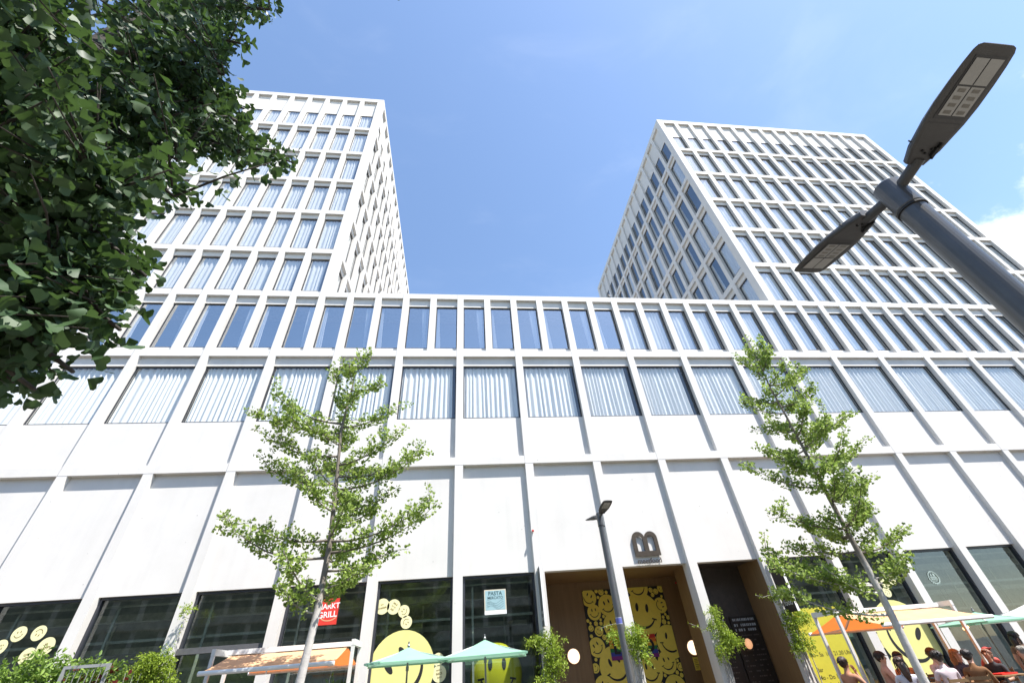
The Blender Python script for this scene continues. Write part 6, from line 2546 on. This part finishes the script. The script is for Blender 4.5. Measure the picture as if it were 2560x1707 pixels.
SKIN = {'fair': (.56, .33, .24), 'tan': (.42, .23, .15)}
def person(label, x, y, rz, seated=True, lean=0.0, head=(0, 0), top=(.5, .5, .5), legs=(.08, .09, .12), skin='fair', hair=(.05, .03, .02), hairlen='short',
           arms='table', sleeve='short', scale=1.0, pattern=0.0, cap=None, zoff=0.0):
    """one continuous skinned body (facing local +y), with hair and small face features as children"""
    root = empty('person', label, 'person', (x, y, 0), rz, 'people under the right awning')
    hip = Vector((0, 0, .50 if seated else .93))
    V, E, Rd, reg = [], [], [], []
    def add(p, r_, pa=None, tag_=0):
        V.append(Vector(p)); Rd.append(r_ if isinstance(r_, tuple) else (r_, r_)); reg.append(tag_)
        if pa is not None: E.append((pa, len(V) - 1))
        return len(V) - 1
    L = Matrix.Rotation(-lean, 3, 'X')
    up = lambda p: hip + L @ Vector(p)
    # regions: 0 top, 1 legs, 2 skin, 3 shoes
    pel = add(hip, (.155, .115), None, 1)
    wst = add(up((0, 0, .14)), (.135, .10), pel, 0)
    chs = add(up((0, .01, .30)), (.150, .11), wst, 0)
    nkb = add(up((0, .0, .445)), (.095, .075), chs, 0)
    neck = add(up((0, .012, .50)), (.054, .054), nkb, 2)
    hy, hp = head
    HR = Matrix.Rotation(hy, 3, 'Z') @ Matrix.Rotation(-hp, 3, 'X')
    n0 = up((0, .022, .515))
    hd = lambda p: n0 + HR @ Vector(p)
    jaw = add(hd((0, .020, .055)), (.058, .066), neck, 2)
    mid = add(hd((0, .012, .125)), (.074, .088), jaw, 2)
    crn = add(hd((0, .0, .185)), (.060, .072), mid, 2)
    nose = add(hd((0, .112, .095)), .012, mid, 2)
    for s in (-1, 1):
        add(hd((s * .082, .0, .105)), (.010, .020), mid, 2)
        sh = add(up((s * .165, 0, .405)), (.066, .062), chs, 0)
        sl_ = 0 if sleeve in ('short', 'long') else 2
        if arms == 'chin' and s == 1:
            el = up((s * .20, .20, .16)); wr = up((s * .07, .17, .44)); fd = Vector((-.1, -.1, .9))
        elif arms == 'table' or arms == 'chin':
            el = up((s * .235, .10, .16)); wr = up((s * .12, .34, .19)); fd = Vector((-s * .3, 1, -.05))
        elif arms == 'menu':
            el = up((s * .23, .09, .15)); wr = up((s * .10, .30, .27)); fd = Vector((-s * .5, .8, .3))
        else:
            el = up((s * .235, -.02, .13)); wr = up((s * .235, .08, -.10)); fd = Vector((0, .3, -1))
        ar = sh
        mida = add((up((s * .165, 0, .405)) + el) / 2, .050, sh, sl_)
        e_ = add(el, .042, mida, 0 if sleeve == 'long' else 2)
        w_ = add(wr, .029, e_, 0 if sleeve == 'long' else 2)
        fd.normalize()
        pl_ = add(Vector(wr) + fd * .055, (.038, .020), w_, 2)
        sd = fd.cross(Vector((0, 0, 1)) if abs(fd.z) < .8 else Vector((0, 1, 0))).normalized()
        cu_ = Vector((0, 0, -1)) if abs(fd.z) < .8 else Vector((0, -1, 0))
        for k, (o, ln) in enumerate(((-.030, .060), (-.010, .074), (.010, .070), (.029, .055))):
            a_ = add(Vector(wr) + fd * .098 + sd * o, .0095, pl_, 2)
            c_ = add(Vector(wr) + fd * (.098 + ln * .55) + sd * o * 1.1 + cu_ * .010, .009, a_, 2)
            add(Vector(wr) + fd * (.098 + ln * .9) + sd * o * 1.1 + cu_ * .032, .0075, c_, 2)
        t_ = add(Vector(wr) + fd * .05 - sd * s * .045 + cu_ * .006, .011, pl_, 2)
        add(Vector(wr) + fd * .085 - sd * s * .058 + cu_ * .018, .0085, t_, 2)
        hj = add(hip + Vector((s * .095, .0, -.01)), (.088, .085), pel, 1)
        if seated: kn, an = Vector((s * .12, .43, .50)), Vector((s * .12, .36, .09))
        else: kn, an = Vector((s * .10, .03, .49)), Vector((s * .10, -.01, .08))
        th = add((Vector(V[hj]) + kn) / 2, .075, hj, 1)
        k_ = add(kn, .056, th, 1)
        cf = add(kn * .6 + an * .4 + Vector((0, -.015, 0)), .050, k_, 1)
        a2 = add(an, .036, cf, 2 if seated and sleeve == 'none' else 1)
        add(an + Vector((0, .06, -.045)), (.042, .032), a2, 3)
        add(an + Vector((0, .15, -.055)), (.036, .022), len(V) - 1, 3)
    me = bpy.data.meshes.new('body_rig')
    me.from_pydata([tuple(v) for v in V], E, [])
    ob_ = bpy.data.objects.new('body_rig', me)
    COL.objects.link(ob_)
    sk = ob_.modifiers.new('s', 'SKIN'); sk.use_smooth_shade = True
    sv = me.skin_vertices[0].data
    for i, r_ in enumerate(Rd): sv[i].radius = r_
    sv[0].use_root = True
    ss = ob_.modifiers.new('d', 'SUBSURF'); ss.levels = 2; ss.render_levels = 2
    dg = bpy.context.evaluated_depsgraph_get()
    nm = bpy.data.meshes.new_from_object(ob_.evaluated_get(dg))
    bpy.data.objects.remove(ob_)
    nm.name = 'body'
    mats = [pmat('shirt_cloth', top, .85, noise=.1 + pattern, nscale=8 if not pattern else 28, spec=.2), pmat('trouser_cloth', legs, .85, noise=.12, spec=.2), pmat('skin', SKIN[skin], .5, noise=.05, spec=.35), pmat('shoe_leather', (.04, .035, .03), .5, noise=.1)]
    nm.materials.clear()
    for m_ in mats: nm.materials.append(m_)
    # clothes: each face takes the region of the bone it lies nearest to
    A = np.array([V[e_[0]][:] for e_ in E]); B = np.array([V[e_[1]][:] for e_ in E]); RG = np.array([reg[e_[1]] for e_ in E])
    AB = B - A; LL = (AB * AB).sum(1) + 1e-9
    RA = np.array([Rd[e_[1]][0] for e_ in E])
    for p in nm.polygons:
        c = np.array(p.center)
        t = np.clip(((c - A) * AB).sum(1) / LL, 0, 1)
        d = np.linalg.norm(A + AB * t[:, None] - c, axis=1) / (RA + .02)
        p.material_index = int(RG[d.argmin()]); p.use_smooth = True
    bo = bpy.data.objects.new('body', nm); COL.objects.link(bo); bo.parent = root
    T4 = Matrix.Translation(n0) @ HR.to_4x4()
    f = MB()
    for s in (-1, 1): f.ellipsoid((s * .031, .092, .112), (.013, .008, .008), 8, 5, 0); f.box(s * .031 - .018, s * .031 + .018, .094, .100, .130, .136, 1)
    f.box(-.024, .024, .0925, .0975, .052, .060, 2)
    f.v = [tuple(T4 @ Vector(p)) for p in f.v]
    f.build('face_features', [m_black, pmat('brow', hair, .8), pmat('lips', (.36, .12, .10), .5)], root)
    h = MB()
    rr_ = random.Random(int(abs(x) * 100))
    cut = lambda c: (c.y > .050 and c.z < .165) or c.z < .085 and c.y > -.03
    h.ellipsoid((0, -.008, .132), (.088, .104, .100), 18, 12, 0, cut)
    for k in range(150):
        a = rr_.uniform(0, 2 * PI)
        front = max(0.0, math.sin(a))
        t0 = rr_.uniform(.05, .9); t1 = t0 + rr_.uniform(.5, .9)
        t1 = min(t1, 1.15 + 1.0 * (1 - front) * (1 if hairlen == 'short' else 1.15))
        if t1 < t0 + .2: continue
        pts = []
        for j in range(5):
            t = t0 + (t1 - t0) * j / 4
            aa = a + .25 * (t - t0) * rr_.uniform(-1, 1)
            q = 1.03 + .05 * rr_.random() + (.06 if j == 4 else 0)
            pts.append((.092 * q * math.sin(t) * math.cos(aa), -.008 + .108 * q * math.sin(t) * math.sin(aa), .132 + .104 * q * math.cos(t)))
        if hairlen == 'long' and t1 > 1.5:
            e_ = pts[-1]; dr = rr_.uniform(.10, .30)
            pts += [(e_[0] * 1.12, e_[1] * 1.1 - .01, e_[2] - dr * .5), (e_[0] * .98 + rr_.uniform(-.02, .02), e_[1] * 1.02 - .015, e_[2] - dr)]
        n_ = len(pts)
        h.tube(pts, [.013 * (1 - .75 * (j / (n_ - 1)) ** 2) for j in range(n_)], 5)
    if hairlen == 'long':
        h.tube([(0, -.07, .12), (0, -.098, .02), (0, -.105, -.10), (.01, -.10, -.20)], [.07, .078, .066, .03], 12)
    elif hairlen == 'bun': h.ellipsoid((0, -.10, .20), (.05, .05, .05), 10, 7)
    h.v = [tuple(T4 @ Vector(p)) for p in h.v]
    h.build('hair', [pmat('hair_strands', hair, .42, noise=.35, nscale=60)], root, smooth=True)
    if cap:
        c = MB(); c.ellipsoid((0, -.003, .155), (.100, .118, .098), 18, 12, 0, lambda q: q.z < .150); c.box(-.075, .075, .09, .185, .150, .158)
        c.v = [tuple(T4 @ Vector(p)) for p in c.v]
        c.build('cap', [pmat('cap_cloth', cap, .8, noise=.05)], root)
    root.scale = (scale,) * 3
    return root

def face_to(x, y, tx, ty): return math.atan2(ty - y, tx - x) - PI / 2
PEOPLE = [
    # x, y, seated, facing point, label, kwargs; head heights follow from the pose
    (9.22, -3.55, True, (10.4, -3.3), 'person with dark swept hair and bare shoulders, chin on hand, before the yellow poster', dict(top=(.45, .22, .14), hair=(.035, .018, .012), arms='chin', sleeve='none', skin='tan', head=(0, -.15), scale=1.06)),
    (10.40, -3.35, True, (11.4, -3.9), 'person with short dark hair and peach top, facing sideways under the awning', dict(top=(.60, .33, .24), hair=(.02, .013, .01), cap=(.03, .02, .016), head=(-.2, 0), scale=1.09)),
    (9.62, -4.75, True, (10.3, -3.9), 'person with long brown hair and lilac-white top, back turned to the street', dict(top=(.62, .60, .68), hair=(.06, .03, .02), hairlen='long', head=(.2, .1), scale=1.0)),
    (11.0, -3.25, True, (10.7, -4.4), 'person with short dark hair in a patterned orange top', dict(top=(.62, .20, .06), pattern=.35, hair=(.03, .018, .012), skin='tan', head=(.1, -.1), scale=1.06)),
    (10.62, -4.75, True, (11.0, -3.6), 'person with dark hair in a pale pink T-shirt, seen past the ginkgo trunk', dict(top=(.66, .55, .57), hair=(.02, .013, .01), head=(.3, .05), scale=1.04)),
    (12.12, -3.1, True, (12.0, -4.4), 'person with brown hair and pale shirt, seated behind the brown jacket', dict(top=(.55, .56, .58), hair=(.10, .055, .03), head=(.5, 0), scale=1.07)),
    (11.35, -4.75, True, (12.2, -4.0), 'person with black hair in a brown jacket, seated with back turned', dict(top=(.21, .105, .05), hair=(.015, .01, .009), sleeve='long', head=(-.2, .1), scale=1.02)),
    (12.42, -3.45, True, (12.3, -4.6), 'person with long ginger-blond hair and dark speckled dress', dict(top=(.07, .06, .07), pattern=.3, hair=(.34, .16, .06), hairlen='long', sleeve='long', head=(.5, -.1), scale=1.02)),
    (13.95, -2.65, False, (13.6, -3.8), 'person stooping in a red top with a red cap, reaching over a table', dict(top=(.48, .10, .08), hair=(.2, .05, .03), cap=(.5, .05, .04), lean=.95, arms='menu', head=(0, -.4), scale=.95)),
    (13.30, -3.5, True, (12.3, -3.9), 'person with reddish-brown hair leaning over a red tray', dict(top=(.05, .05, .055), hair=(.20, .08, .04), hairlen='bun', lean=.25, skin='tan', head=(0, -.35), scale=1.0)),
    (13.05, -4.75, True, (12.3, -4.2), 'person with grey hair in a white T-shirt hunched at a table', dict(top=(.76, .75, .76), hair=(.20, .18, .15), lean=.32, head=(-.1, -.2), scale=1.02)),
    (15.2, -2.75, False, (16.2, -2.2), 'person standing with long dark hair in a brown dress, at the right edge', dict(top=(.22, .15, .11), legs=(.22, .15, .11), hair=(.02, .012, .01), hairlen='long', head=(-.3, 0), scale=.98, arms='side')),
    (15.62, -2.45, False, (14.7, -3.2), 'person standing with short brown hair, half out of the picture at the right', dict(top=(.30, .20, .14), hair=(.11, .06, .03), head=(.2, 0), scale=.98, arms='side')),
]
DECK = .22
dk = MB(); dk.box(8.3, 17.8, -5.25, -.9, 0.004, DECK - .03); 
for k in range(31): dk.box(8.3, 17.8, -5.25 + k * .14, -5.25 + k * .14 + .132, DECK - .03, DECK)
struct(dk.build('terrace_deck', [m_wood2]))
SEATED_CHAIR = 'terrace chair mostly hidden by the person sitting on it'
for (px, py, st_, fc, lab, kw) in PEOPLE:
    rz = face_to(px, py, *fc)
    person(lab, px, py, rz, st_, **kw).location.z = DECK if st_ else .1
    if st_: chair(SEATED_CHAIR, px - .05 * math.cos(rz + PI / 2), py - .05 * math.sin(rz + PI / 2), rz).location.z = DECK
for lab, x, y in (('small terrace table between the front seated people', 10.25, -4.05), ('terrace table between the orange top and the brown jacket', 11.75, -3.95), ('terrace table with a red tray on it', 12.75, -4.05)):
    table(lab, x, y).location.z = DECK
tr = MB(); tr.box(12.55, 12.98, -4.2, -3.9, .745 + DECK, .757 + DECK); tr.box(12.55, 12.98, -4.2, -4.19, .757 + DECK, .775 + DECK); tr.box(12.55, 12.98, -3.91, -3.9, .757 + DECK, .775 + DECK); tr.box(12.55, 12.56, -4.19, -3.91, .757 + DECK, .775 + DECK); tr.box(12.97, 12.98, -4.19, -3.91, .757 + DECK, .775 + DECK)
tag(tr.build('tray', [m_red]), 'red serving tray on a terrace table', 'tray')
